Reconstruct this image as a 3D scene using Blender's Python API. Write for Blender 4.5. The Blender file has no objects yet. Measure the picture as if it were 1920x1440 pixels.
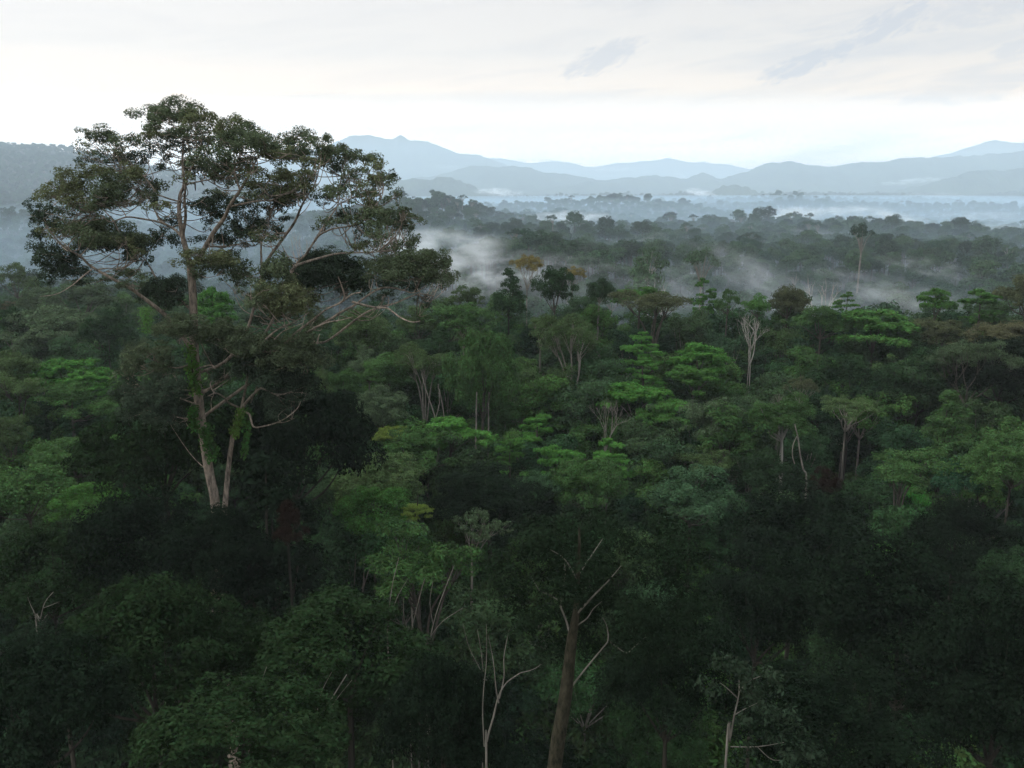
import bpy, math, random
import numpy as np
from mathutils import Vector

SC = bpy.context.scene
COL = SC.collection
random.seed(7)
F = 1663.0
PITCH = math.atan(380.0 / F)
CP, SP = math.cos(PITCH), math.sin(PITCH)


# ------------------------------------------------------------------ viewing geometry (camera at the origin, y forward)
def ray(px, py):
    u = (px - 960.0) / F
    v = (720.0 - py) / F
    return np.array([u, CP + v * SP, -SP + v * CP])


def at(px, py, D):
    d = ray(px, py)
    return d * (D / d[1])


def to_px(p):
    x, y, z = p
    zf = y * CP - z * SP
    v = y * SP + z * CP
    return 960 + F * x / zf, 720 - F * v / zf


def canopy_distance(py):
    return float(np.interp(py, [520, 560, 600, 720, 900, 1100, 1300, 1440], [172, 158, 142, 118, 90, 62, 42, 34]))


# ------------------------------------------------------------------ value noise
def _hash(ix, iy, s):
    n = (ix * 374761393 + iy * 668265263 + s * 974634777) & 0x7FFFFFFF
    n = ((n ^ (n >> 13)) * 1274126177) & 0x7FFFFFFF
    return ((n ^ (n >> 16)) & 0xFFFF) / 65535.0


def vnoise(x, y, s=0):
    x = np.asarray(x, float); y = np.asarray(y, float)
    ix = np.floor(x).astype(np.int64); iy = np.floor(y).astype(np.int64)
    fx = x - ix; fy = y - iy
    fx = fx * fx * (3 - 2 * fx); fy = fy * fy * (3 - 2 * fy)
    a = _hash(ix, iy, s); b = _hash(ix + 1, iy, s); c = _hash(ix, iy + 1, s); d = _hash(ix + 1, iy + 1, s)
    return (a * (1 - fx) + b * fx) * (1 - fy) + (c * (1 - fx) + d * fx) * fy - 0.5


def fbm(x, y, s=0, o=4):
    t = 0; a = 1.0
    for k in range(o):
        t = t + a * vnoise(x * 2 ** k, y * 2 ** k, s + k * 17)
        a *= 0.5
    return t


# ------------------------------------------------------------------ ground height
def sstep(a, b, t):
    t = np.clip((t - a) / (b - a), 0, 1)
    return t * t * (3 - 2 * t)


HILLS = []   # x, y, height, sx, sy


def hill(px, py, D, sx, sy, tree=23.0):
    """a rise whose canopy tops out along the given sight line"""
    p = at(px, py, D)
    h = p[2] - tree - float(ground(p[0], D))
    HILLS.append((p[0], D, h, sx, sy))


def ground(x, y):
    x = np.asarray(x, float); y = np.asarray(y, float)
    r = np.hypot(x, np.maximum(y, 0)) * 0.35 + np.abs(y) * 0.65
    left = 1 - sstep(-0.42, -0.14, x / np.maximum(y, 40.0))
    near = np.interp(r, [0, 70, 120, 160, 185, 235, 330, 480, 800, 2600, 11000], [-58, -57, -52, -47, -49, -70, -75, -67, -73, -84, -100])
    nearl = np.interp(r, [0, 70, 120, 180, 300, 420, 600, 2600, 11000], [-58, -57, -54, -54, -56, -66, -76, -86, -100])
    z = near * (1 - left) + nearl * left
    far = sstep(220, 500, y)
    z = z + far * 30 * fbm(x / 300, y / 240, 3, 3)
    for hx, hy, h, sx, sy in HILLS:
        z = z + h * np.exp(-(((x - hx) / sx) ** 2 + ((y - hy) / sy) ** 2))
    # the long wooded hill on the left
    t = x / np.maximum(y, 50.0)
    crest = np.interp(t, [-0.9, -0.58, -0.49, -0.42, -0.33, -0.22, -0.12], [150, 148, 132, 100, 58, 20, 0])
    z = z + crest * np.exp(-((y - 2150) / 720.0) ** 2) * (y > 0)
    return z


hill(800, 377, 930, 110, 120)
hill(640, 392, 1000, 130, 150)
hill(480, 405, 1050, 160, 150)
hill(1215, 371, 1400, 130, 160)
hill(1110, 396, 1150, 110, 90)
hill(1500, 372, 1650, 200, 160)
hill(1350, 372, 2000, 240, 200)
hill(1700, 372, 2100, 300, 200)
hill(960, 384, 1900, 240, 160)
hill(1800, 448, 520, 75, 60)
hill(1640, 446, 620, 90, 60)
hill(1440, 410, 830, 150, 80)
hill(1080, 422, 640, 100, 90)
hill(1270, 412, 900, 120, 80)
hill(940, 452, 440, 60, 50)
hill(1170, 448, 500, 75, 55)
hill(1490, 446, 560, 90, 55)
hill(1000, 368, 2700, 260, 200)
hill(1250, 369, 3000, 240, 200)
hill(1560, 367, 2900, 300, 200)
hill(1760, 363, 3300, 360, 260)
hill(1920, 368, 2600, 260, 200)
hill(1430, 375, 2300, 160, 150)
hill(1860, 384, 1500, 160, 130)

# ------------------------------------------------------------------ materials
def new_mat(name):
    m = bpy.data.materials.new(name)
    m.use_nodes = True
    nt = m.node_tree
    nt.nodes.clear()
    out = nt.nodes.new('ShaderNodeOutputMaterial')
    return m, nt, out


def N(nt, t, **kw):
    n = nt.nodes.new(t)
    for k, v in kw.items():
        setattr(n, k, v)
    return n


def math_node(nt, op, a, b=None, c=None, clamp=False):
    n = N(nt, 'ShaderNodeMath', operation=op)
    n.use_clamp = clamp
    for i, v in enumerate((a, b, c)):
        if v is None:
            continue
        if isinstance(v, (int, float)):
            n.inputs[i].default_value = v
        else:
            nt.links.new(v, n.inputs[i])
    return n.outputs[0]


def leaf_mat(name, per_object=True, ramp=None, trans=0.28, gloss=0.0, var=0.8):
    m, nt, out = new_mat(name)
    L = nt.links.new
    geo = N(nt, 'ShaderNodeNewGeometry')
    oi = N(nt, 'ShaderNodeObjectInfo')
    if per_object:
        base = oi.outputs['Color']
    else:
        cr = N(nt, 'ShaderNodeValToRGB')
        els = cr.color_ramp.elements
        els[0].position = 0.0; els[0].color = (*ramp[0], 1)
        els[1].position = 1.0; els[1].color = (*ramp[-1], 1)
        for i, c in enumerate(ramp[1:-1]):
            e = els.new((i + 1) / (len(ramp) - 1)); e.color = (*c, 1)
        L(oi.outputs['Random'], cr.inputs[0])
        base = cr.outputs[0]
    tc = N(nt, 'ShaderNodeTexCoord')
    nz = N(nt, 'ShaderNodeTexNoise')
    nz.inputs['Scale'].default_value = 1.3
    nz.inputs['Detail'].default_value = 2
    L(tc.outputs['Object'], nz.inputs['Vector'])
    # leaf to leaf and spray to spray difference in the leaves' own colour
    v = math_node(nt, 'MULTIPLY_ADD', geo.outputs['Random Per Island'], var, 1 - var * 0.5)
    v2 = math_node(nt, 'MULTIPLY_ADD', nz.outputs[0], 1.7, 0.15)
    vv = math_node(nt, 'MULTIPLY', v, v2)
    hsv = N(nt, 'ShaderNodeHueSaturation')
    h = math_node(nt, 'MULTIPLY_ADD', geo.outputs['Random Per Island'], 0.05, 0.475)
    L(h, hsv.inputs['Hue'])
    L(vv, hsv.inputs['Value'])
    L(base, hsv.inputs['Color'])
    d = N(nt, 'ShaderNodeBsdfDiffuse')
    t = N(nt, 'ShaderNodeBsdfTranslucent')
    L(hsv.outputs[0], d.inputs['Color']); L(hsv.outputs[0], t.inputs['Color'])
    mx = N(nt, 'ShaderNodeMixShader'); mx.inputs[0].default_value = trans
    L(d.outputs[0], mx.inputs[1]); L(t.outputs[0], mx.inputs[2])
    if gloss > 0:
        g = N(nt, 'ShaderNodeBsdfGlossy'); g.inputs['Roughness'].default_value = 0.55
        g.inputs['Color'].default_value = (0.55, 0.6, 0.6, 1)
        mg = N(nt, 'ShaderNodeMixShader'); mg.inputs[0].default_value = gloss
        L(mx.outputs[0], mg.inputs[1]); L(g.outputs[0], mg.inputs[2])
        L(mg.outputs[0], out.inputs['Surface'])
    else:
        L(mx.outputs[0], out.inputs['Surface'])
    return m


def bark_mat(name, c1, c2, scale=1.2):
    m, nt, out = new_mat(name)
    L = nt.links.new
    tc = N(nt, 'ShaderNodeTexCoord')
    mp = N(nt, 'ShaderNodeMapping'); mp.inputs['Scale'].default_value = (1, 1, 0.35)
    L(tc.outputs['Object'], mp.inputs['Vector'])
    nz = N(nt, 'ShaderNodeTexNoise'); nz.inputs['Scale'].default_value = scale * 3
    nz.inputs['Detail'].default_value = 6; nz.inputs['Roughness'].default_value = 0.7
    L(mp.outputs[0], nz.inputs['Vector'])
    cr = N(nt, 'ShaderNodeValToRGB')
    cr.color_ramp.elements[0].position = 0.35; cr.color_ramp.elements[0].color = (*c1, 1)
    cr.color_ramp.elements[1].position = 0.65; cr.color_ramp.elements[1].color = (*c2, 1)
    L(nz.outputs[0], cr.inputs[0])
    bp = N(nt, 'ShaderNodeBump'); bp.inputs['Strength'].default_value = 0.9; bp.inputs['Distance'].default_value = 0.12
    L(nz.outputs[0], bp.inputs['Height'])
    p = N(nt, 'ShaderNodeBsdfPrincipled')
    p.inputs['Roughness'].default_value = 0.9
    p.inputs['Specular IOR Level'].default_value = 0.1
    L(cr.outputs[0], p.inputs['Base Color']); L(bp.outputs[0], p.inputs['Normal'])
    L(p.outputs[0], out.inputs['Surface'])
    return m


def soil_mat(name, cols, scale, rough=1.0):
    m, nt, out = new_mat(name)
    L = nt.links.new
    tc = N(nt, 'ShaderNodeTexCoord')
    nz = N(nt, 'ShaderNodeTexNoise'); nz.inputs['Scale'].default_value = scale
    nz.inputs['Detail'].default_value = 9; nz.inputs['Roughness'].default_value = 0.65
    L(tc.outputs['Object'], nz.inputs['Vector'])
    cr = N(nt, 'ShaderNodeValToRGB')
    els = cr.color_ramp.elements
    els[0].position = 0.3; els[0].color = (*cols[0], 1)
    els[1].position = 0.7; els[1].color = (*cols[1], 1)
    L(nz.outputs[0], cr.inputs[0])
    p = N(nt, 'ShaderNodeBsdfDiffuse')
    L(cr.outputs[0], p.inputs['Color'])
    L(p.outputs[0], out.inputs['Surface'])
    return m


LEAF = leaf_mat('foliage')
LEAF_FAR = leaf_mat('distant_foliage', False,
                    [(.018, .038, .022), (.040, .078, .034), (.024, .055, .030), (.050, .088, .046), (.020, .043, .029),
                     (.050, .088, .042), (.036, .078, .034), (.015, .031, .021), (.040, .062, .036)], trans=0.2, gloss=0.0)
BARK_PALE = bark_mat('pale_bark', (.085, .078, .064), (.21, .195, .165))
BARK_GREY = bark_mat('grey_bark', (.03, .027, .022), (.075, .067, .056))
BARK_WARM = bark_mat('warm_bark', (.060, .052, .043), (.29, .24, .19), 1.3)
BARK_DARK = bark_mat('dark_bark', (.010, .010, .0075), (.048, .044, .034), 1.6)
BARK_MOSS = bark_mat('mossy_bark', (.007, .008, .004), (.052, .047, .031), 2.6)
BARK_WHITE = bark_mat('bleached_wood', (.15, .14, .12), (.31, .295, .265))
SOIL = soil_mat('forest_floor', ((.012, .016, .008), (.03, .032, .016)), 0.15)
HILLMAT = soil_mat('wooded_mountain', ((.010, .018, .012), (.06, .08, .045)), 0.009)


# ------------------------------------------------------------------ mesh building
class Geo:
    """Collects quads and tubes for ONE mesh object, with a material index per face."""

    def __init__(self):
        self.v = []; self.f = []; self.m = []; self.n = 0

    def quads(self, V, mi=0):
        # V: (k,4,3)
        k = len(V)
        if not k:
            return
        self.v.append(V.reshape(-1, 3))
        idx = np.arange(k * 4).reshape(k, 4) + self.n
        self.f.append(idx); self.m.append(np.full(k, mi, np.int32))
        self.n += k * 4

    def tube(self, pts, radii, sides=7, mi=0, smooth=3, wob=0.0, seed=0):
        P = np.array(pts, float); R = np.array(radii, float)
        if len(P) < 2:
            return
        if smooth > 1 and len(P) > 2:
            Q = []; S = []
            for i in range(len(P) - 1):
                p0 = P[max(i - 1, 0)]; p1 = P[i]; p2 = P[i + 1]; p3 = P[min(i + 2, len(P) - 1)]
                for k in range(smooth):
                    t = k / smooth
                    Q.append(0.5 * (2 * p1 + (p2 - p0) * t + (2 * p0 - 5 * p1 + 4 * p2 - p3) * t * t + (3 * p1 - p0 - 3 * p2 + p3) * t ** 3))
                    S.append(R[i] * (1 - t) + R[i + 1] * t)
            Q.append(P[-1]); S.append(R[-1])
            P = np.array(Q); R = np.array(S)
        if wob:
            rg = np.random.default_rng(seed)
            P[1:-1] += rg.normal(0, wob, (len(P) - 2, 3))
        T = np.gradient(P, axis=0)
        T /= np.linalg.norm(T, axis=1, keepdims=True) + 1e-9
        ref = np.array([0.31, 0.95, 0.05]) if abs(T[0][2]) > 0.6 else np.array([0.05, 0.1, 1.0])
        U = np.cross(T, ref); U /= np.linalg.norm(U, axis=1, keepdims=True) + 1e-9
        W = np.cross(T, U)
        a = np.arange(sides) / sides * 2 * math.pi
        ring = P[:, None, :] + R[:, None, None] * (np.cos(a)[None, :, None] * U[:, None, :] + np.sin(a)[None, :, None] * W[:, None, :])
        n = len(P)
        self.v.append(ring.reshape(-1, 3))
        i = np.arange(n - 1)[:, None] * sides
        j = np.arange(sides)[None, :]
        q = np.stack([i + j, i + (j + 1) % sides, i + sides + (j + 1) % sides, i + sides + j], -1).reshape(-1, 4) + self.n
        self.f.append(q); self.m.append(np.full(len(q), mi, np.int32))
        self.n += n * sides

    def mesh(self, name, mats, smooth_mi=None):
        me = bpy.data.meshes.new(name)
        if not self.v:
            for m in mats:
                me.materials.append(m)
            return me
        V = np.concatenate(self.v).astype(np.float32); Fc = np.concatenate(self.f).astype(np.int32); M = np.concatenate(self.m)
        me.vertices.add(len(V)); me.vertices.foreach_set('co', V.ravel())
        me.loops.add(Fc.size); me.loops.foreach_set('vertex_index', Fc.ravel())
        me.polygons.add(len(Fc))
        me.polygons.foreach_set('loop_start', np.arange(len(Fc), dtype=np.int32) * 4)
        me.polygons.foreach_set('loop_total', np.full(len(Fc), 4, np.int32))
        for m in mats:
            me.materials.append(m)
        me.polygons.foreach_set('material_index', M.astype(np.int32))
        if smooth_mi is not None:
            me.polygons.foreach_set('use_smooth', (M == smooth_mi))
        me.update(calc_edges=True)
        return me


def leaf_quads(c, n, size, aspect, rg, droop=0.0):
    """Pointed leaves: centres c, facing n; droop pulls the tip down."""
    k = len(c)
    n = n / (np.linalg.norm(n, axis=1, keepdims=True) + 1e-9)
    r = rg.normal(0, 1, (k, 3))
    if droop:
        r[:, 2] -= droop * 2.2
    t = r - (r * n).sum(1, keepdims=True) * n
    t /= np.linalg.norm(t, axis=1, keepdims=True) + 1e-9
    b = np.cross(n, t)
    s = size * rg.uniform(0.6, 1.35, (k, 1))
    w = s * aspect * rg.uniform(0.75, 1.25, (k, 1))
    fold = n * (s * rg.uniform(-0.05, 0.16, (k, 1)))
    return np.stack([c - t * s * 0.5, c + b * w * 0.5 + fold + t * s * 0.04, c + t * s * 0.5, c - b * w * 0.5 + fold + t * s * 0.04], 1)


def sphere_dirs(k, rg, zmin=-1.0):
    d = rg.normal(0, 1, (int(k * 2.2) + 8, 3))
    d /= np.linalg.norm(d, axis=1, keepdims=True)
    d = d[d[:, 2] > zmin]
    while len(d) < k:
        d = np.concatenate([d, d])
    return d[:k]


def foliage(g, lobes, size, aspect, dens, rg, mi=0, tufts=10, tuft_r=0.42, zmin=-0.35, up=0.5, droop=0.0, hole=0.0):
    """lobes: list of (centre, (rx, ry, rz)). Leaves gather in tufts over the lobe's shell, some sit inside."""
    for c, r in lobes:
        c = np.asarray(c, float); r = np.asarray(r, float)
        rm = float((r[0] * r[1] * r[2]) ** (1 / 3))
        area = 4 * math.pi * ((r[0] * r[1]) ** 1.6 / 3 + (r[0] * r[2]) ** 1.6 / 3 + (r[1] * r[2]) ** 1.6 / 3) ** (1 / 1.6)
        n = max(12, int(dens * area / (size * size * aspect * 0.5)))
        td = sphere_dirs(tufts, rg, zmin)
        if hole:
            keep = rg.random(len(td)) > hole
            td = td[keep] if keep.any() else td[:1]
        pick = rg.integers(0, len(td), n)
        dd = td[pick] + rg.normal(0, tuft_r, (n, 3)) * (0.6 + 0.7 * rg.random((n, 1)))
        rad = np.linalg.norm(dd, axis=1, keepdims=True)
        rr = np.minimum(rad, 1.0 + 0.18 * rg.random((n, 1)))
        dd = dd / (rad + 1e-9) * rr
        bump = 0.70 + 0.48 * rg.random(len(td))[pick][:, None]
        pos = c + dd * r * bump
        nn = dd / (rr + 1e-9) / r * rm + np.array([0, 0, up]) + rg.normal(0, 0.55, (n, 3))
        g.quads(leaf_quads(pos, nn, size, aspect, rg, droop), mi)


def grow(g, p, d, length, r, depth, rg, mi=0, spread=0.55, upb=0.15, sides=5, tips=None, kids=(2, 3), shrink=0.68):
    """Recursive branching."""
    pts = [p]; cur = p.copy(); dirv = d / np.linalg.norm(d)
    seg = 3
    for i in range(seg):
        dirv = dirv + rg.normal(0, 0.13, 3) + np.array([0, 0, upb * 0.3])
        dirv /= np.linalg.norm(dirv)
        cur = cur + dirv * length / seg
        pts.append(cur.copy())
    rad = np.linspace(r, r * 0.66, seg + 1)
    if depth == 0:
        rad = np.linspace(r, r * 0.25, seg + 1)
    g.tube(pts, rad, sides, mi, 2)
    if depth == 0:
        if tips is not None:
            tips.append(cur)
        return
    k = rg.integers(kids[0], kids[1] + 1)
    ang0 = rg.random() * 6.28
    for i in range(k):
        a = ang0 + i * 6.28 / k + rg.normal(0, 0.4)
        ref = np.cross(dirv, [0.2, 0.9, 0.3]); ref /= np.linalg.norm(ref)
        ref2 = np.cross(dirv, ref)
        nd = dirv + spread * rg.uniform(0.7, 1.5) * (math.cos(a) * ref + math.sin(a) * ref2) + np.array([0, 0, upb])
        grow(g, cur, nd, length * shrink * rg.uniform(0.8, 1.2), r * 0.66, depth - 1, rg, mi, spread, upb, max(3, sides - 1), tips, kids, shrink)


# ------------------------------------------------------------------ objects and their properties
def link(name, data, parent=None, loc=(0, 0, 0), rot=0.0, scale=(1, 1, 1)):
    o = bpy.data.objects.new(name, data)
    COL.objects.link(o)
    o.location = loc; o.rotation_euler = (0, 0, rot); o.scale = scale
    if parent is not None:
        o.parent = parent
    return o


def tag(o, label=None, cat=None, group=None, kind=None):
    if label: o['label'] = label
    if cat: o['category'] = cat
    if group: o['group'] = group
    if kind: o['kind'] = kind
    return o


# ------------------------------------------------------------------ crown kinds: nominal crown 9 m wide, origin at the crown's centre
W0 = 9.0
KINDS = {}


def lobes_dome(rg, n, h, rmin, rmax, core=True, flat=1.0):
    out = []
    for i in range(n):
        d = sphere_dirs(1, rg, -0.25)[0]
        k = rg.uniform(0.62, 0.86)
        r = rg.uniform(rmin, rmax)
        out.append((np.array([d[0] * 4.5 * k, d[1] * 4.5 * k, d[2] * h * 0.5 * k * 1.1]), (r, r, r * rg.uniform(0.6, 0.85) * flat)))
    if core:
        out.append((np.zeros(3), (2.6, 2.6, h * 0.3)))
    return out


def limbs_for(lobes, rg, base_z, r0=0.16, k=9):
    g = Geo()
    root = np.array([0, 0, base_z])
    pick = list(range(len(lobes))); rg.shuffle(pick)
    for i in pick[:k]:
        c = np.array(lobes[i][0])
        m = root * 0.5 + c * 0.5 + np.array([0, 0, -0.12 * abs(base_z)]) + rg.normal(0, 0.25, 3)
        g.tube([root + rg.normal(0, 0.08, 3), m, c], [r0, r0 * 0.6, r0 * 0.2], 5, 0, 4)
    return g


def k_dome(rg):
    h = 8.0
    L = lobes_dome(rg, 46, h, 0.55, 1.5)
    g = Geo(); foliage(g, L, 0.23, 0.5, 0.62, rg, tufts=11, tuft_r=.33)
    return g, limbs_for(L, rg, -h * 0.36, 0.12, 7), h


def k_billow(rg):
    h = 7.0
    L = []
    for i in range(32):
        d = sphere_dirs(1, rg, -0.35)[0]
        k = rg.uniform(0.3, 1.0); r = rg.uniform(0.5, 1.5)
        L.append((np.array([d[0] * 4.2 * k, d[1] * 4.2 * k, d[2] * h * 0.5 * k]), (r, r, r * rg.uniform(0.5, 0.8))))
    g = Geo(); foliage(g, L, 0.23, 0.5, 0.62, rg, tufts=11, tuft_r=.33, hole=0.1)
    return g, limbs_for(L, rg, -h * 0.36, 0.12, 8), h


def fan_tier(g, c, R, rg, size, n_arms=11, leaf=230, thick=0.22):
    """One flat layer of radiating sprays, ragged at its rim."""
    a0 = rg.random() * 6.28
    for i in range(n_arms):
        a = a0 + i / n_arms * 6.28 + rg.normal(0, 0.12)
        ln = R * rg.uniform(0.6, 1.12)
        k = int(leaf * ln / R)
        s = np.sqrt(rg.random(k)) * ln
        wd = 0.16 * R * (0.35 + s / ln) * (1.15 - 0.75 * (s / ln) ** 4)
        off = rg.normal(0, 0.5, k) * wd
        x = np.cos(a) * s - np.sin(a) * off; y = np.sin(a) * s + np.cos(a) * off
        z = 0.10 * R * (0.5 - (s / R) ** 2) - 0.25 * np.abs(off) + rg.normal(0, thick * 0.4, k)
        pos = c + np.stack([x, y, z], 1)
        nn = np.stack([np.cos(a) * s / R * 0.3, np.sin(a) * s / R * 0.3, np.ones(k)], 1) + rg.normal(0, 0.33, (k, 3))
        g.quads(leaf_quads(pos, nn, size, 0.46, rg))


def k_tier(rg):
    """sprays held out in ragged, uneven layers"""
    h = 7.0
    g = Geo(); b = Geo()
    ln = rg.normal(0, .35, 2)
    b.tube([(0, 0, -3.8), (ln[0] * .5, ln[1] * .5, 0), (ln[0], ln[1], 3.2)], [0.12, 0.09, 0.03], 6, 0, 4)
    for i in range(24):
        t = rg.random()
        z = -3.2 + 6.4 * t
        env = 4.3 * math.sqrt(max(0.05, 1 - (t * 1.08 - .12) ** 2)) * (1 - .35 * t)
        a = rg.random() * 6.28; o = env * math.sqrt(rg.uniform(.05, .8))
        R = rg.uniform(.75, 1.55) * (1 - .3 * t)
        c = np.array([math.cos(a) * o + ln[0] * t, math.sin(a) * o + ln[1] * t, z - .06 * o * o + rg.normal(0, .2)])
        fan_tier(g, c, R, rg, 0.25, int(rg.integers(7, 11)), 120, .3)
        if i % 2 == 0:
            b.tube([(ln[0] * t * .5, ln[1] * t * .5, z - 0.9), c * np.array([.55, .55, 1]) + np.array([0, 0, -.35]), c + np.array([0, 0, -.05])], [0.05, 0.035, 0.012], 4, 0, 3)
    return g, b, h


def k_fanflat(rg):
    """broad, shallow, layered crown with ragged rim"""
    h = 3.8
    g = Geo(); b = Geo()
    ec = rg.uniform(.7, 1.0)
    for i in range(34):
        a = rg.random() * 6.28; o = math.sqrt(rg.random()) * 4.0
        c = np.array([math.cos(a) * o, math.sin(a) * o * ec, 1.35 - 0.10 * o * o + rg.uniform(-1.5, 0.35)])
        R = rg.uniform(.7, 1.45)
        fan_tier(g, c, R, rg, 0.25, int(rg.integers(7, 11)), 105, .3)
        if i < 6:
            b.tube([(0, 0, -3.2), c * np.array([.45, .45, 0]) + np.array([0, 0, -1.2]) + rg.normal(0, .15, 3), c + np.array([0, 0, -0.1])], [0.07, 0.05, 0.015], 5, 0, 4)
    return g, b, h


def k_feather(rg):
    h = 7.0
    g = Geo(); b = Geo()
    tips = []
    for i in range(5):
        a = i / 5 * 6.28 + rg.normal(0, 0.3)
        grow(b, np.array([0, 0, -3.6]), np.array([math.cos(a) * 0.75, math.sin(a) * 0.75, 1.0]), 2.5, 0.11, 3, rg, 0, 0.5, 0.22, 5, tips, (2, 3), 0.74)
    L = [(t, (0.62, 0.62, 0.42)) for t in tips]
    foliage(g, L, 0.21, 0.42, 0.45, rg, tufts=7, tuft_r=0.6)
    return g, b, h


def k_cone(rg):
    h = 11.0
    L = []
    for i in range(46):
        t = rg.random() ** 1.25
        R = 4.3 * (1 - t) ** 0.75
        a = rg.random() * 6.28; k = rg.uniform(0.6, 0.95)
        r = rg.uniform(0.8, 1.35) * (1.05 - 0.45 * t)
        L.append((np.array([math.cos(a) * R * k, math.sin(a) * R * k, -5.2 + 10.2 * t]), (r, r, r * 0.75)))
    L.append((np.array([0, 0, -2.5]), (2.6, 2.6, 2.4)))
    g = Geo(); foliage(g, L, 0.27, 0.5, 0.62, rg, tufts=9)
    return g, limbs_for(L, rg, -h * 0.5, 0.15, 6), h


def k_slender(rg):
    """loose upright sprays on several thin pale stems"""
    h = 9.0
    g = Geo(); b = Geo()
    L = []
    for s in range(5):
        a = s / 5 * 6.28 + rg.normal(0, 0.4); o = rg.uniform(1.2, 2.8)
        tip = np.array([math.cos(a) * o, math.sin(a) * o, rg.uniform(1.2, 3.6)])
        b.tube([(math.cos(a) * 0.25, math.sin(a) * 0.25, -5.5), tip * 0.35 + np.array([0, 0, -2.5]) + rg.normal(0, .2, 3), tip * 0.8 + np.array([0, 0, -0.7]), tip],
               [0.11, 0.085, 0.06, 0.02], 5, 0, 4)
        for q in range(7):
            d = sphere_dirs(1, rg, -0.4)[0]
            c = tip + d * np.array([1.5, 1.5, 1.5])
            L.append((c, (0.85, 0.85, 0.6)))
            b.tube([tip * 0.7 + np.array([0, 0, -1.4]), (tip + c) / 2 + rg.normal(0, .12, 3) + np.array([0, 0, -.3]), c], [0.045, 0.03, 0.01], 4, 0, 3)
    foliage(g, L, 0.23, 0.46, 0.42, rg, tufts=7, tuft_r=0.55, hole=0.15)
    return g, b, h


def k_leafy(rg):
    """close broadleaf with large hanging leaves"""
    h = 8.0
    L = lobes_dome(rg, 44, h, 0.7, 1.35)
    g = Geo(); foliage(g, L, 0.26, 0.42, 0.55, rg, tufts=11, tuft_r=0.36, up=0.35, droop=0.55)
    return g, limbs_for(L, rg, -h * 0.36, 0.09, 7), h


def k_fine(rg):
    """close crown of fine dark foliage heaped in uneven billows"""
    h = 8.0
    L = []
    for i in range(30):
        d = sphere_dirs(1, rg, -0.3)[0]; k = rg.uniform(.5, 1.02); r = rg.uniform(.6, 1.7)
        L.append((np.array([d[0] * 4.2 * k, d[1] * 4.2 * k, d[2] * h * .5 * k]), (r, r, r * rg.uniform(.55, .8))))
    L.append((np.zeros(3), (2.4, 2.4, 2.2)))
    g = Geo(); foliage(g, L, 0.19, 0.5, 0.62, rg, tufts=13, tuft_r=0.32)
    return g, limbs_for(L, rg, -h * 0.36, 0.11, 7), h


def k_sparse(rg):
    """open crown, big separate leaves in bunches at twig ends"""
    h = 7.5
    g = Geo(); b = Geo(); tips = []
    for i in range(4):
        a = i / 4 * 6.28 + rg.normal(0, 0.3)
        grow(b, np.array([0, 0, -4.0]), np.array([math.cos(a) * 0.6, math.sin(a) * 0.6, 1.0]), 2.7, 0.10, 3, rg, 0, 0.5, 0.16, 5, tips, (2, 3), 0.72)
    L = [(t, (0.5, 0.5, 0.42)) for t in tips]
    foliage(g, L, 0.34, 0.42, 0.42, rg, tufts=8, tuft_r=0.5, zmin=-0.8, up=0.2, droop=0.5)
    return g, b, h


def k_bare(rg):
    h = 8.0
    g = Geo(); b = Geo()
    for i in range(4):
        a = i / 4 * 6.28 + rg.normal(0, 0.3)
        grow(b, np.array([0, 0, -4.0]), np.array([math.cos(a) * 0.42, math.sin(a) * 0.42, 1.0]), 3.1, 0.11, 4, rg, 0, 0.42, 0.16, 5, None, (2, 3), 0.68)
    return g, b, h


for nm, fn, nv in (('dome', k_dome, 4), ('billow', k_billow, 5), ('tier', k_tier, 5), ('fanflat', k_fanflat, 5), ('feather', k_feather, 3), ('cone', k_cone, 2),
                   ('slender', k_slender, 4), ('leafy', k_leafy, 3), ('fine', k_fine, 3), ('sparse', k_sparse, 3), ('bare', k_bare, 2)):
    KINDS[nm] = []
    for s in range(nv):
        rg = np.random.default_rng(1000 + 97 * s + sum(map(ord, nm)))
        g, b, h = fn(rg)
        KINDS[nm].append((g.mesh('crown_' + nm, [LEAF]) if g.v else None, b, h))

BARKS = {'pale': BARK_PALE, 'grey': BARK_GREY, 'warm': BARK_WARM, 'dark': BARK_DARK, 'white': BARK_WHITE}
_limb_cache = {}


def limb_mesh(kind, s, bark):
    key = (kind, s, bark)
    if key not in _limb_cache:
        _limb_cache[key] = KINDS[kind][s][1].mesh('branches_' + kind, [BARKS[bark]], 0)
    return _limb_cache[key]


def trunk_geo(multi, s):
    rg = np.random.default_rng(400 + s + 50 * multi)
    g = Geo()
    if not multi:
        b = rg.normal(0, 0.18, (3, 2))
        g.tube([(0, 0, 0), (b[0, 0], b[0, 1], .33), (b[1, 0], b[1, 1], .66), (0, 0, 1.0)], [0.21, 0.17, 0.14, 0.11], 8, 0, 4)
    else:
        for i in range(4):
            a = i / 4 * 6.28 + rg.normal(0, 0.3); o = rg.uniform(.15, .5)
            g.tube([(math.cos(a) * o, math.sin(a) * o, 0), (math.cos(a) * o * 1.6 + rg.normal(0, .15), math.sin(a) * o * 1.6, .5), (math.cos(a) * .25, math.sin(a) * .25, 1.0)], [0.11, 0.09, 0.07], 6, 0, 4)
    return g


_trunk_cache = {}


def trunk_mesh(multi, s, bark):
    key = (multi, s, bark)
    if key not in _trunk_cache:
        _trunk_cache[key] = trunk_geo(multi, s).mesh('trunk_stem', [BARKS[bark]], 0)
    return _trunk_cache[key]


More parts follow.
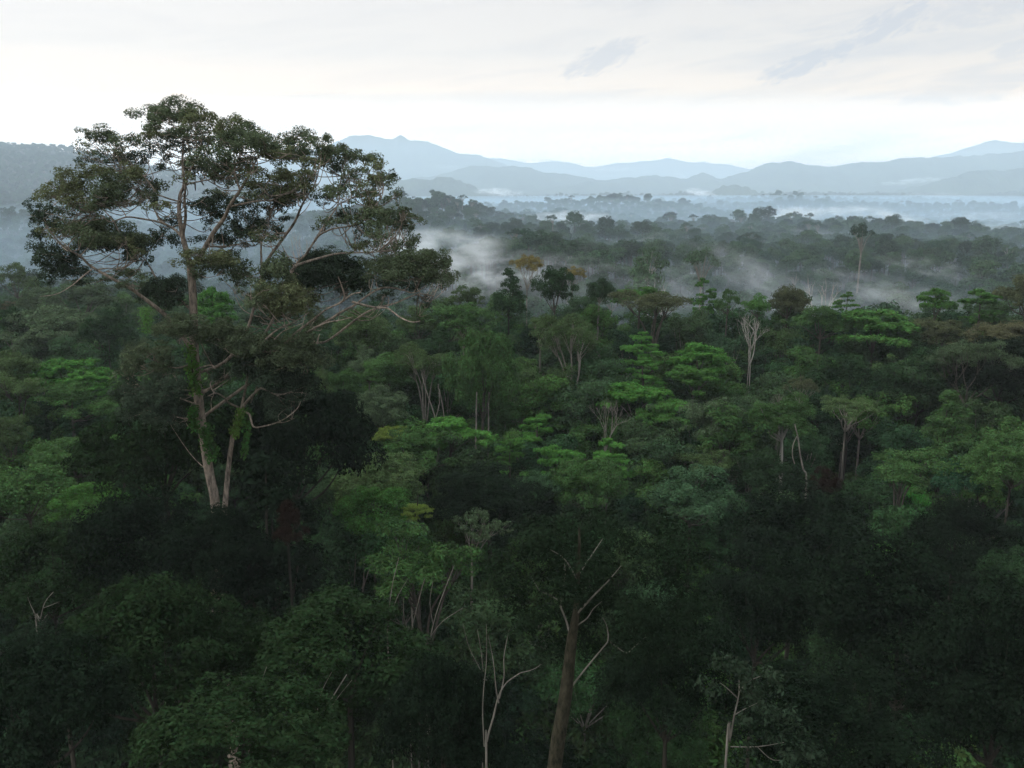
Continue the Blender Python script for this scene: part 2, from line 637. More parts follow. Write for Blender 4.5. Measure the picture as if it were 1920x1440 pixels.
PLACED = []    # x, y, width in metres
NTREE = [0]
KNAME = {'dome': 'round_crowned_tree', 'billow': 'broadleaf_tree', 'tier': 'tiered_tree', 'fanflat': 'flat_topped_tree', 'feather': 'feathery_tree', 'cone': 'conical_tree',
         'slender': 'slender_stemmed_tree', 'leafy': 'leafy_tree', 'fine': 'dense_tree', 'sparse': 'sparse_tree', 'bare': 'bare_tree'}


def plant(kind, c, w, h, colour, label, group=None, bark='grey', multi=False, seed=None):
    """A tree as a thing: an Empty at the foot, parts trunk, branches and crown. c is the crown's centre in metres."""
    NTREE[0] += 1
    s0 = seed if seed is not None else NTREE[0]
    s = s0 % len(KINDS[kind])
    cm, b, h0 = KINDS[kind][s]
    gz = float(ground(c[0], c[1]))
    root = link(KNAME[kind], None, None, (c[0], c[1], gz), 0)
    root.empty_display_size = 0.5
    tag(root, label, 'tree', group)
    rot = (s0 * 2.399) % 6.283
    sx = w / W0; sz = h / h0
    cz = c[2] - gz
    low = {'dome': .36, 'billow': .36, 'tier': .54, 'fanflat': .94, 'feather': .51, 'cone': .5, 'slender': .61, 'leafy': .36, 'fine': .36, 'sparse': .53, 'bare': .5}[kind] * h
    top = max(cz - low + 0.25, 1.0)
    ts = max(0.6, min(1.7, sx)) * (0.7 if multi else 1.0) * (1.5 if bark == 'white' and not multi else 1.0)
    t = link('trunk', trunk_mesh(multi, s0 % 3, bark), root, (0, 0, 0), rot, (ts, ts, top))
    br = link('branches', limb_mesh(kind, s, bark), root, (0, 0, cz), rot, (sx, sx, sz))
    if cm is not None:
        cr = link('crown', cm, root, (0, 0, cz), rot, (sx, sx, sz))
        cr.color = (*colour, 1)
    PLACED.append((c[0], c[1], w))
    return root


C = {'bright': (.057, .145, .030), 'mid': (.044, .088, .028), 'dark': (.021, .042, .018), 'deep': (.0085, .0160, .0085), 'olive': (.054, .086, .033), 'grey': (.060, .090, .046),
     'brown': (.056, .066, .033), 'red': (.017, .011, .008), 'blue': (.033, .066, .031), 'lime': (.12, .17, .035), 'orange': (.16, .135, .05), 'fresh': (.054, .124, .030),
     'tan': (.07, .072, .038), 'shade': (.0145, .0275, .0110)}  # shade and deep are leaf colours darkened to stand in for foreground shade

# crown centre px, py, width px, height px, kind, colour, bark, distance (None: canopy line), short name, label
LM = [
 (988, 512, 62, 56, 'feather', 'orange', 'pale', 168, 'the orange feathery crown', 'sparse orange blossoming tree standing against the white mist on the ridge'),
 (1073, 523, 42, 36, 'feather', 'orange', 'pale', 168, 'the small orange crown', 'smaller orange blossoming tree on the ridge, behind the dark lumpy crown'),
 (953, 548, 80, 80, 'cone', 'dark', 'dark', 150, 'the dark pointed ridge crown', 'dark green pointed lumpy crown on the ridge beside the white mist'),
 (1040, 548, 84, 80, 'billow', 'dark', 'grey', 150, 'the dark lumpy ridge crown', 'dark blue-green lumpy crown on the ridge below the orange trees'),
 (1124, 549, 48, 42, 'dome', 'dark', 'white', 150, 'the dark knob on a white stem', 'small dark round crown atop a tall white trunk on the ridge'),
 (1200, 553, 105, 34, 'fanflat', 'fresh', 'grey', 158, 'the long flat ridge crown', 'wide flat bright green umbrella crown lying along the ridge line'),
 (1319, 556, 66, 60, 'tier', 'fresh', 'grey', 158, 'the pagoda tree on the ridge', 'tall tiered pagoda-like green tree rising alone above the ridge line'),
 (1365, 570, 40, 40, 'billow', 'mid', 'grey', 155, 'the small dim ridge tree', 'small dim rounded tree on the ridge next to the pagoda-like tree'),
 (1224, 597, 150, 78, 'slender', 'brown', 'grey', None, 'the fuzzy brown crown', 'broad fuzzy brownish-green crown on thin pale stems below the ridge umbrella'),
 (1013, 620, 46, 46, 'slender', 'olive', 'pale', 134, 'the little pale-stemmed crown', 'little yellowish-green crown on a lone pale stem below the dark lumpy tree'),
 (1070, 672, 150, 120, 'slender', 'olive', 'pale', None, 'the loose olive crown', 'large loose olive crown full of thin pale stems in mid slope'),
 (905, 718, 122, 165, 'dome', 'mid', 'grey', 116, 'the tall domed tree', 'tall egg-shaped dense green tree standing above dark gaps in mid slope'),
 (1205, 655, 110, 52, 'tier', 'bright', 'grey', None, 'the upper bright layered crown', 'bright green layered crown below the fuzzy brown crown'),
 (1207, 700, 100, 48, 'tier', 'bright', 'grey', None, 'the lower bright layered crown', 'bright green layered crown stacked just under another bright layered one'),
 (1313, 668, 130, 52, 'fanflat', 'bright', 'grey', None, 'the broad bright layered shelf', 'broad bright green shelf of foliage below the lone pagoda-like tree'),
 (1300, 706, 110, 40, 'fanflat', 'fresh', 'grey', None, 'the second green shelf', 'flat green shelf crown directly beneath the broad bright shelf'),
 (1191, 744, 170, 50, 'fanflat', 'bright', 'pale', None, 'the long bright shelf', 'longest bright green flat crown, over the bundle of thin pale stems'),
 (1240, 778, 110, 46, 'fanflat', 'fresh', 'grey', None, 'the dim green shelf', 'dimmer green flat crown at the lower edge of the long bright shelf'),
 (1007, 812, 115, 56, 'tier', 'bright', 'grey', None, 'the bright stepped crown', 'vivid green stepped crown in front of dark trunks, below the domed tree'),
 (955, 848, 90, 50, 'tier', 'fresh', 'grey', None, 'the green stepped crown', 'green stepped crown touching the vivid stepped one, lower on the slope'),
 (1043, 856, 95, 44, 'fanflat', 'bright', 'grey', None, 'the small vivid shelf', 'small vivid green shelf crown under the vivid stepped crown'),
 (1140, 856, 120, 56, 'tier', 'bright', 'grey', None, 'the vivid rounded crown', 'vivid green rounded layered crown below the bundle of pale stems'),
 (1135, 800, 70, 90, 'bare', 'olive', 'pale', 106, 'the bundle of pale stems', 'bundle of thin leafless pale stems fanning upward in a dark gap'),
 (1340, 808, 120, 105, 'billow', 'grey', 'grey', None, 'the grey-green rounded crown', 'grey-green rounded crown with slanting pale branches showing below'),
 (1408, 640, 92, 82, 'bare', 'olive', 'white', 134, 'the bleached bare tree', 'bleached leafless tree with many upright white branches'),
 (1478, 570, 68, 54, 'dome', 'brown', 'grey', 158, 'the brown domed ridge crown', 'olive-brown domed crown rising above the ridge in thin mist'),
 (1421, 578, 54, 36, 'billow', 'fresh', 'grey', 155, 'the green clump by the brown dome', 'bright green clump on the ridge next to the olive-brown dome'),
 (1587, 573, 66, 42, 'tier', 'fresh', 'grey', 152, 'the lone spreading ridge tree', 'ragged spreading green tree poking out of the mist on the ridge'),
 (1755, 563, 86, 42, 'fanflat', 'fresh', 'grey', 150, 'the thin flat ridge tree', 'thin flat-topped green tree with visible stem over the misty valley'),
 (1838, 575, 120, 60, 'tier', 'fresh', 'grey', 148, 'the wide layered ridge tree', 'wide dark-edged layered green tree beside the thin flat-topped one'),
 (1925, 560, 110, 70, 'billow', 'brown', 'grey', 146, 'the brown crown at the picture edge', 'rounded brown crown at the far edge of the ridge'),
 (1640, 608, 165, 60, 'fanflat', 'fresh', 'grey', 141, 'the broad yellow-green umbrella', 'broad yellow-green umbrella crown below the lone spreading ridge tree'),
 (1540, 612, 100, 52, 'billow', 'mid', 'grey', 142, 'the soft mid-green mound', 'soft green mound between the bleached bare tree and the yellow-green umbrella'),
 (1765, 632, 115, 56, 'billow', 'brown', 'grey', 138, 'the dull brown mound', 'dull brown-green mound under the thin flat-topped ridge tree'),
 (1900, 640, 130, 60, 'dome', 'tan', 'grey', 126, 'the tan-topped crown', 'tan-topped rounded crown coloured as the lit top of the black-green dome'),  # tan leaf colour stands in for light on the dark dome's top
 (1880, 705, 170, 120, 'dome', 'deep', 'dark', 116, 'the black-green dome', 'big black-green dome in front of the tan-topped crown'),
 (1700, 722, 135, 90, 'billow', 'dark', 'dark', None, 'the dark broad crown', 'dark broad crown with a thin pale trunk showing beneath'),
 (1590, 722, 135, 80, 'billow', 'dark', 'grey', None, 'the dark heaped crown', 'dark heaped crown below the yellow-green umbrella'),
 (1818, 700, 130, 110, 'feather', 'grey', 'grey', 113, 'the open grey-green crown', 'open grey-green crown with slanting pale limbs and a tall stem'),
 (1587, 778, 112, 56, 'feather', 'olive', 'pale', 107, 'the little spreading olive tree', 'small spreading olive tree with a forked pale trunk in front of darkness'),
 (1500, 734, 52, 44, 'feather', 'brown', 'pale', 115, 'the small brown fuzzy crown', 'small fuzzy brown crown between dark heaped trees'),
 (1467, 792, 118, 78, 'billow', 'mid', 'white', 102, 'the white-trunked tree', 'dim green crown on a thick straight white trunk above a black gap'),
 (1462, 758, 36, 34, 'bare', 'olive', 'pale', 105, 'the dead twiggy top', 'small dead twiggy crown above the tree with the straight white trunk'),
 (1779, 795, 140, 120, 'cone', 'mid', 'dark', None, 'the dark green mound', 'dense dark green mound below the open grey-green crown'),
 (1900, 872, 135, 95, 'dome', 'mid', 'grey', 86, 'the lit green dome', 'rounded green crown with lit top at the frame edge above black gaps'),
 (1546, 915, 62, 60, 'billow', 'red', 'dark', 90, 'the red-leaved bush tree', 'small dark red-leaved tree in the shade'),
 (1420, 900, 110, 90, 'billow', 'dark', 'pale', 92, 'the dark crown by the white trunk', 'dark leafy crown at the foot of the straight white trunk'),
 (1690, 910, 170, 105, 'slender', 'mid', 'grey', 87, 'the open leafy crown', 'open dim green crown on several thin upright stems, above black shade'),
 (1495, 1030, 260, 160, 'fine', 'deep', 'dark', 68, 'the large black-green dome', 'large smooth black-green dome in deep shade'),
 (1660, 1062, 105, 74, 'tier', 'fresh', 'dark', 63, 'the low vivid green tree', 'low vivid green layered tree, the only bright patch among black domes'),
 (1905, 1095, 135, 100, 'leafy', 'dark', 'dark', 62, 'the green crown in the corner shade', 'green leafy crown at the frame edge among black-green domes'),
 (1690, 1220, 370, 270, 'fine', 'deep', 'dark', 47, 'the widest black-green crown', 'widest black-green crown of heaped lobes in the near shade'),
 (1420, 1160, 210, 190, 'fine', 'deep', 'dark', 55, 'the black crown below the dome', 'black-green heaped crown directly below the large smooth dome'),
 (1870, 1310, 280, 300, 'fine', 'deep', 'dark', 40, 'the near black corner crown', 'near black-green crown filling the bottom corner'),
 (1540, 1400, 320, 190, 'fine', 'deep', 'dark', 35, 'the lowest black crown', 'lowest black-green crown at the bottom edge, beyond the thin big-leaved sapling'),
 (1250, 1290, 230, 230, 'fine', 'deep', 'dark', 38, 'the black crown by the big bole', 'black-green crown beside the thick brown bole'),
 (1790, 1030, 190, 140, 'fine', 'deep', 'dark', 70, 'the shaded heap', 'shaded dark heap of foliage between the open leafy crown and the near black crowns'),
 (915, 952, 210, 100, 'fine', 'deep', 'dark', 82, 'the low dark brown-green dome', 'low smooth dark dome beside the yellow-green lit crown'),
 (1010, 935, 100, 84, 'billow', 'blue', 'grey', 84, 'the blue-green heap', 'blue-green heaped crown touching the low dark dome'),
 (1105, 915, 130, 90, 'leafy', 'mid', 'grey', 84, 'the leafy mid-slope crown', 'dim leafy crown under the vivid rounded layered crown'),
 (1295, 940, 185, 100, 'billow', 'blue', 'grey', None, 'the wide blue-green mound', 'wide blue-green mound in front of a black gap with one thin trunk'),
 (1310, 880, 120, 70, 'slender', 'olive', 'grey', None, 'the olive stemmed crown', 'olive crown with thin stems above the wide blue-green mound'),
 (712, 912, 160, 95, 'dome', 'olive', 'grey', 88, 'the lit yellow-green crown', 'rounded yellow-green crown, the lightest on the lower slope'),
 (700, 968, 150, 80, 'leafy', 'fresh', 'grey', 80, 'the green crown under the lit one', 'green leafy crown spilling below the lightest yellow-green crown'),
 (783, 957, 66, 20, 'fanflat', 'lime', 'grey', 76, 'the lime sprig', 'thin sprig of lime-yellow young leaves over a dark gap'),
 (768, 1018, 95, 56, 'feather', 'grey', 'pale', 72, 'the pale feathery crown', 'pale grey feathery crown below the lime-yellow sprig'),
 (885, 1002, 110, 84, 'sparse', 'grey', 'pale', 73, 'the big-leaved pale crown', 'pale big-leaved crown in front of the low smooth dark dome'),
 (845, 808, 150, 44, 'fanflat', 'bright', 'grey', 103, 'the bright shelf by the pale trunks', 'bright green flat crown beside a row of straight pale trunks'),
 (745, 815, 90, 30, 'fanflat', 'lime', 'grey', 102, 'the yellow-green shelf', 'narrow yellow-green shelf leading into the brighter flat crown'),
 (782, 855, 165, 80, 'billow', 'mid', 'grey', None, 'the dim mid-slope crown', 'dim green crown under the bright flat shelf beside pale trunks'),
 (677, 628, 105, 84, 'dome', 'olive', 'grey', 140, 'the olive crown by the long limb', 'olive rounded crown just behind the long pale limb of the giant tree'),
 (692, 692, 64, 56, 'billow', 'grey', 'grey', 126, 'the small grey crown', 'small grey-green crown below the olive one behind the long limb'),
 (602, 744, 80, 84, 'billow', 'olive', 'grey', 114, 'the olive crown beside the giant', 'olive crown touching the dark lower foliage of the giant tree'),
 (648, 728, 72, 60, 'billow', 'mid', 'grey', 117, 'the mid-green lump', 'mid-green lumpy crown next to the olive crown beside the giant'),
 (728, 700, 92, 60, 'dome', 'mid', 'grey', 121, 'the soft domed crown', 'soft green domed crown with white twigs above it'),
 (795, 712, 125, 100, 'slender', 'olive', 'pale', 119, 'the forked pale-stem tree', 'olive crown above several long forked pale stems'),
 (716, 772, 100, 72, 'dome', 'grey', 'grey', None, 'the green dome over pale stems', 'green dome whose slender pale stems show below it'),
 (660, 790, 46, 46, 'billow', 'fresh', 'grey', 107, 'the small fresh lump', 'small fresh green lump at the side of the green dome over pale stems'),
 (868, 605, 120, 62, 'billow', 'mid', 'pale', 144, 'the spreading ridge crown', 'spreading green crown with forked white twigs left of the dark pointed crown'),
 (875, 566, 68, 44, 'billow', 'olive', 'grey', 156, 'the olive ridge mound', 'olive mound on the ridge between the giant tree and the dark pointed crown'),
 (785, 610, 80, 60, 'billow', 'olive', 'grey', 146, 'the yellowish mound behind the limb', 'yellowish mound behind the drooping twig of the giant tree'),
 (820, 660, 90, 60, 'billow', 'dark', 'pale', 130, 'the dim crown with white forks', 'dim green crown with white forked stems below the spreading ridge crown'),
 # left side of the giant tree
 (30, 533, 66, 56, 'billow', 'olive', 'grey', 262, 'the pale olive hazy crown', 'pale olive hazy crown at the foot of the wooded hill'),
 (78, 570, 66, 52, 'dome', 'grey', 'grey', 225, 'the round grey hazy crown', 'small round grey-green crown in haze below the giant tree limb'),
 (158, 568, 118, 64, 'billow', 'grey', 'grey', 220, 'the wide grey hazy crown', 'wide grey-green crown in haze under the giant tree limb'),
 (100, 628, 175, 84, 'dome', 'grey', 'grey', 168, 'the broad grey-olive dome', 'broad grey-olive dome, largest of the hazy crowns beside the giant tree'),
 (200, 630, 92, 80, 'billow', 'dark', 'grey', 160, 'the dark crown by the grey dome', 'dark green crown against the broad grey-olive dome'),
 (22, 625, 80, 70, 'billow', 'dark', 'grey', 165, 'the dim edge crown', 'dim green crown at the frame edge beside the broad grey-olive dome'),
 (120, 700, 165, 50, 'fanflat', 'bright', 'grey', 124, 'the vivid spreading crown', 'vivid green spreading crown below the broad grey-olive dome'),
 (165, 718, 110, 44, 'tier', 'bright', 'grey', 120, 'the vivid drooping crown', 'vivid green layered crown sloping down from the spreading vivid one'),
 (18, 700, 100, 66, 'dome', 'olive', 'grey', 120, 'the olive edge dome', 'olive dome at the frame edge beside the vivid spreading crown'),
 (30, 752, 130, 80, 'slender', 'olive', 'grey', 113, 'the brownish loose crown', 'brownish loose crown below the olive dome at the frame edge'),
 (135, 762, 140, 64, 'billow', 'mid', 'grey', 111, 'the mid-green mound by the vivid tree', 'mid-green mound directly below the vivid layered crown'),
 (18, 830, 86, 84, 'billow', 'olive', 'grey', 99, 'the olive lump at the edge', 'olive lump at the frame edge above dark gaps'),
 (140, 865, 150, 70, 'leafy', 'mid', 'grey', 92, 'the dim leafy slope crown', 'dim leafy crown sloping away below the mid-green mound'),
 (228, 850, 120, 60, 'tier', 'fresh', 'grey', 92, 'the green streaky crown', 'fresh green streaky crown in the shade of the giant tree'),
 (50, 930, 170, 100, 'leafy', 'mid', 'grey', 80, 'the leafy edge crown', 'dim leafy crown at the frame edge with glinting leaf tips'),
 (165, 950, 130, 70, 'leafy', 'fresh', 'grey', 78, 'the yellow-green spray', 'leafy crown with a yellow-green top in deep shade'),
 (400, 572, 90, 60, 'fanflat', 'bright', 'grey', 150, 'the vivid crown behind the giant trunk', 'vivid green crown seen just behind the trunk of the giant tree'),
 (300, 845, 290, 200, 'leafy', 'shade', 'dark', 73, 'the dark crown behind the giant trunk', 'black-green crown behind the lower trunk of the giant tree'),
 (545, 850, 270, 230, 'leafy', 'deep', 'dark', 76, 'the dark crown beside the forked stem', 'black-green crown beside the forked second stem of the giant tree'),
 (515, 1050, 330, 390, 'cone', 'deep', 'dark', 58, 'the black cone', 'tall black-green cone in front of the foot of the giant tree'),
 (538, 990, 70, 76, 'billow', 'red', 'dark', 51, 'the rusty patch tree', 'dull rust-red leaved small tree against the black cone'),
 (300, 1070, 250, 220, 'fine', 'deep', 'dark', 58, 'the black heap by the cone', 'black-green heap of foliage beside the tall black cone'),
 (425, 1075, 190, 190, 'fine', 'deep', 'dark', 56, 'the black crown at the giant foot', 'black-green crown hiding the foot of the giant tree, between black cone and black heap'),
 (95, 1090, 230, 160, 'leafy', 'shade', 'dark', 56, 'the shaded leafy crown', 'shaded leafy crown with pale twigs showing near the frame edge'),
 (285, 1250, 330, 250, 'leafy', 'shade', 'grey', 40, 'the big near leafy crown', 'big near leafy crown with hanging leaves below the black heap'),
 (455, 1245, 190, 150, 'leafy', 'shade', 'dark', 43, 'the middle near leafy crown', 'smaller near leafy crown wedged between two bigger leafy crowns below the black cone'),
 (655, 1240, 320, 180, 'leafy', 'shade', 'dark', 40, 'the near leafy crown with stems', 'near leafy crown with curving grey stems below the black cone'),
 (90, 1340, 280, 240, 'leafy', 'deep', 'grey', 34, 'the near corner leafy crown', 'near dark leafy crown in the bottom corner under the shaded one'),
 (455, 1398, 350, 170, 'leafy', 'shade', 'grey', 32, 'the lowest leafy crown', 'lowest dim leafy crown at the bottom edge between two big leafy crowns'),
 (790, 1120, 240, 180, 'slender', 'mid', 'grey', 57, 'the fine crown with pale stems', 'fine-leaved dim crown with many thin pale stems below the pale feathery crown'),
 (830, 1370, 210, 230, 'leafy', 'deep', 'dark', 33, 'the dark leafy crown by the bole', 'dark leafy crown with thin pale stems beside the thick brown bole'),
]

LMP = []
for px, py, wp, hp, kind, colr, bark, D, short, label in LM:
    D = D or canopy_distance(py)
    c = at(px, py, D)
    dist = float(np.linalg.norm(c)) * 1.0
    zf = c[1] * CP - c[2] * SP
    w = wp * zf / F; h = hp * zf / F
    v = math.sin(px * 12.9898 + py * 78.233) * 43758.5453
    v = v - math.floor(v)
    cl = tuple(k * (0.9 + 0.25 * v) for k in C[colr])
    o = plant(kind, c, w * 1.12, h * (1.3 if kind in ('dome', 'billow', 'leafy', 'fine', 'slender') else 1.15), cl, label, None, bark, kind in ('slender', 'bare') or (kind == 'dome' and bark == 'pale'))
    LMP.append((px, py, D, short, kind))

# ------------------------------------------------------------------ trees between the named ones
FILL_KINDS = [('billow', 5), ('dome', 5), ('slender', 2), ('fine', 3), ('tier', 1.5), ('fanflat', 1.2), ('leafy', 3), ('feather', .6)]
KADJ = {'dome': 'round', 'billow': 'heaped', 'tier': 'layered', 'fanflat': 'flat', 'feather': 'wispy', 'cone': 'pointed', 'slender': 'loose', 'leafy': 'leafy', 'fine': 'dense'}
CADJ = {'mid': 'plain green', 'dark': 'dark green', 'deep': 'blackish', 'olive': 'olive', 'grey': 'grey-green', 'brown': 'brownish', 'blue': 'deep green', 'fresh': 'fresh green'}
used = set()


def fill_label(kind, colr, px, py, D):
    order = sorted(LMP, key=lambda l: (l[0] - px) ** 2 + (l[1] - py) ** 2)
    for l in order[:14]:
        dx = px - l[0]; dy = py - l[1]
        rels = []
        if D > l[2] + 5: rels.append('partly hidden behind')
        elif D < l[2] - 5: rels.append('in front of')
        rels.append(('right of' if dx > 0 else 'left of') if abs(dx) > abs(dy) else ('below' if dy > 0 else 'above'))
        rels.append('below' if dy > 0 else 'above')
        for r in rels:
            s = f'{CADJ[colr]} {KADJ[kind]} crown {r} {l[3]}'
            if s not in used:
                used.add(s)
                return s
    return None


rgf = np.random.default_rng(31)
names = [k for k, _ in FILL_KINDS]; wts = np.array([w for _, w in FILL_KINDS]); wts = wts / wts.sum()
cells = []
y = 33.0
while y < 300:
    step = 7.6 + y * 0.018
    half = 0.66 * y + 4
    x = -half
    while x < half:
        cells.append((x + rgf.uniform(-.36, .36) * step, y + rgf.uniform(-.36, .36) * step))
        x += step
    y += step
nfill = 0
for x, y in cells:
    left = x / y < -0.16
    if y > (285 if left else 182):
        continue
    w = rgf.uniform(6.0, 9.5)
    if any((x - a) ** 2 + (y - b) ** 2 < (0.40 * (w + q)) ** 2 for a, b, q in PLACED):
        continue
    gz = float(ground(x, y))
    near = y < 78
    H = rgf.uniform(16.5, 22.5) if not near else rgf.uniform(15, 21)
    kind = str(rgf.choice(names, p=wts))
    if near and kind in ('tier', 'fanflat', 'dome', 'billow'):
        kind = 'fine' if x > 0 or rgf.random() < .5 else 'leafy'
    hh = {'fanflat': 3.2, 'tier': 6.5}.get(kind, rgf.uniform(7.5, 11.0)) * w / 9 * 1.1
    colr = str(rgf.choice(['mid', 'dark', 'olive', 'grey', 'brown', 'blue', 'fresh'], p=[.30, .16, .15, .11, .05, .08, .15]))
    if near: colr = str(rgf.choice(['deep', 'dark', 'mid'], p=[.5, .35, .15]))  # near crowns get darker leaf colours in place of foreground shade
    c = np.array([x, y, gz + H - hh * 0.5])
    px, py = to_px(c)
    if not (-60 < px < 1980 and py < 1560):
        continue
    lab = fill_label(kind, colr, px, py, y)
    if lab is None:
        continue
    cl = tuple(k * rgf.uniform(0.8, 1.2) for k in C[colr])
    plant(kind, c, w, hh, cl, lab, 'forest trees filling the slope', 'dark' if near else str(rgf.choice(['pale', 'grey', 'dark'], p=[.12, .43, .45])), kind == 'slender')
    nfill += 1
print('fill trees', nfill)

# ------------------------------------------------------------------ the giant emergent tree
ED = 64.0
ER = np.random.default_rng(77)
EB = np.array([at(415, 940, ED)[0], ED, 0.0]); EB[2] = float(ground(EB[0], EB[1]))
EPX = ED / CP / F * 1.0


def ept(px, py, off=0.0):
    return at(px, py, ED + off) - EB


emergent = link('emergent_tree', None, None, EB)
tag(emergent, 'giant tree with open spreading crown and pale twisting limbs, towering over the forest', 'tree')

SKEL = []


def limb(g, pts, w0, w1, off0=0.0, off1=0.0, sides=8):
    n = len(pts)
    P = [ept(p[0], p[1], off0 + (off1 - off0) * i / (n - 1)) for i, p in enumerate(pts)]
    R = np.linspace(w0 * .85, w1 * .8, n) * 0.5 * EPX
    g.tube(P, R, sides, 0, 4)
    for i in range(n - 1):
        for t in (0.0, 0.33, 0.66):
            SKEL.append(P[i] * (1 - t) + P[i + 1] * t)
    SKEL.append(P[-1])


gt = Geo()
base = np.array([0, 0, -0.5])
P = [base, ept(410, 1150), ept(405, 960), ept(392, 885), ept(380, 805), ept(370, 730), ept(364, 650), ept(362, 560), ept(357, 500)]
gt.tube(P, np.array([36, 25, 18, 17.5, 17, 17, 16, 14, 14]) * 0.5 * EPX, 12, 0, 4)
P = [ept(410, 1100), ept(421, 960), ept(428, 880), ept(436, 820), ept(444, 790), ept(452, 766)]
gt.tube(P, np.array([15, 11, 9, 8.5, 8, 7.5]) * 0.5 * EPX, 9, 0, 4)
link('trunk', gt.mesh('giant_trunk', [BARK_WARM], 0), emergent)
for p in ((392, 885), (380, 805), (370, 730), (364, 650), (362, 560), (357, 500)):
    SKEL.append(ept(*p))

LIMBS = [
 ([(357, 500), (348, 465), (342, 440), (336, 400), (338, 365), (345, 345), (342, 300), (345, 250), (340, 222)], 13, 2, 0, 1),
 ([(342, 445), (348, 405), (346, 370), (352, 330), (372, 290), (380, 250)], 7, 2, 0, -3),
 ([(346, 452), (330, 432), (302, 415), (292, 398), (280, 372)], 7, 2, 0, 3),
 ([(336, 378), (318, 373), (297, 366), (270, 362), (240, 340)], 4, 1.5, 0, -2),
 ([(344, 348), (365, 342), (400, 335), (430, 322)], 4, 1.5, 0, 2),
 ([(357, 498), (375, 480), (400, 437), (420, 410), (430, 387), (450, 357), (466, 330), (482, 298), (500, 275)], 12, 2, 0, -5),
 ([(430, 388), (475, 378), (512, 374), (540, 360)], 5, 1.5, -2, -5),
 ([(450, 357), (440, 320), (450, 285), (440, 250)], 4, 1.5, -3, 1),
 ([(385, 462), (420, 462), (455, 457), (478, 461), (500, 440)], 4.5, 1.5, 0, 5),
 ([(363, 660), (325, 607), (300, 582), (267, 557), (237, 535), (215, 525), (172, 500), (150, 480), (127, 467), (107, 450), (85, 420)], 10, 2, 0, -7),
 ([(362, 590), (355, 578), (325, 552), (295, 525), (282, 502), (265, 480), (230, 460)], 7, 2, 0, 4),
 ([(172, 505), (155, 518), (135, 535), (107, 551), (75, 556)], 3, 1, -5, -8),
 ([(185, 505), (205, 503), (225, 506), (250, 490)], 3, 1, -5, -3),
 ([(320, 425), (297, 416), (265, 410), (237, 407), (207, 416), (190, 405), (163, 404)], 5, 1.5, 1, -1),
 ([(237, 407), (228, 392), (212, 380)], 2.5, 1, 0, 1),
 ([(215, 418), (195, 395), (165, 380), (130, 360)], 3, 1, 0, 2),
 ([(297, 366), (270, 330), (240, 300), (200, 270)], 3, 1, -1, 3),
 ([(366, 700), (420, 680), (458, 630), (478, 570), (489, 520), (490, 487), (490, 457), (500, 425), (507, 405), (515, 380)], 8, 2, 0, 4),
 ([(489, 512), (502, 487), (532, 445), (552, 417), (565, 387), (573, 372), (590, 345), (600, 310)], 8, 2, 1, -3),
 ([(371, 742), (425, 705), (492, 632), (530, 560), (547, 507), (575, 475), (595, 445), (615, 432), (635, 427), (656, 424), (690, 410)], 7, 2, 1.5, -6),
 ([(590, 452), (603, 430), (615, 412), (630, 390), (636, 372), (640, 330)], 5, 1.5, -3, 2),
 ([(551, 500), (562, 495), (595, 485), (630, 476), (665, 474), (698, 473), (740, 470)], 6.5, 1.5, -4, 2),
 ([(660, 422), (690, 400), (715, 370), (720, 345)], 3, 1, -5, -3),
 ([(640, 380), (670, 365), (690, 340)], 2.5, 1, 1, -2),
 ([(376, 785), (440, 738), (505, 692), (546, 663), (565, 652), (590, 643), (612, 640), (647, 615), (670, 597), (695, 582), (722, 577), (737, 585), (752, 596), (772, 604), (788, 602)], 7.5, 2, 1, -9),
 ([(660, 566), (690, 574), (705, 576), (725, 573), (745, 567), (772, 555), (790, 551), (813, 555)], 5, 2, -7, -3),
 ([(530, 650), (615, 601), (640, 585), (665, 572), (685, 557), (710, 542), (730, 539), (755, 544), (777, 549), (800, 535)], 6, 2, -3, -5),
 ([(500, 668), (532, 645), (557, 622), (590, 597), (612, 580), (640, 567), (660, 552), (676, 548), (678, 541)], 5.5, 2, -3, -9),
 ([(640, 567), (646, 555), (640, 535), (634, 519)], 3.5, 2, -7, -8),
 ([(480, 655), (500, 635), (522, 617), (555, 602), (580, 585)], 5, 1.5, -4, -7),
 ([(515, 636), (530, 622), (548, 614), (570, 605)], 3, 1, -5, -8),
 ([(580, 620), (612, 605), (640, 600), (662, 594)], 3.5, 1.2, -6, -8),
 ([(595, 645), (597, 632), (600, 626)], 3.5, 1.5, -6, -6),
 ([(710, 470), (740, 445), (752, 425), (755, 395)], 3, 1, 0, -4),
 ([(776, 549), (790, 520), (810, 500)], 3, 1, -4, -5),
 # the lower second stem's twisting boughs
 ([(450, 770), (465, 750), (480, 735), (490, 728), (505, 735), (518, 740)], 7, 3, 0, -4),
 ([(452, 766), (430, 756), (420, 745), (405, 737), (392, 742)], 5, 2, 0, -4),
 ([(450, 772), (467, 776), (475, 800), (495, 799), (520, 792), (536, 784)], 5, 2, 0, -5),
 ([(452, 766), (460, 730), (464, 700), (460, 675), (480, 650)], 6, 3, 0, -2),
 ([(368, 692), (398, 685), (404, 705), (394, 720), (402, 738)], 4, 2, -0.5, -4),
 ([(470, 755), (485, 720), (505, 700), (530, 690)], 3, 1.5, 0, -5),
 ([(372, 760), (340, 748), (312, 742), (280, 735)], 4, 1, -0.5, -4),
 ([(366, 680), (330, 690), (300, 680), (275, 670)], 4, 1.5, -0.3, -4),
]
gl = Geo()
for pts, w0, w1, o0, o1 in LIMBS:
    limb(gl, pts, w0, w1, o0, o1, 7)

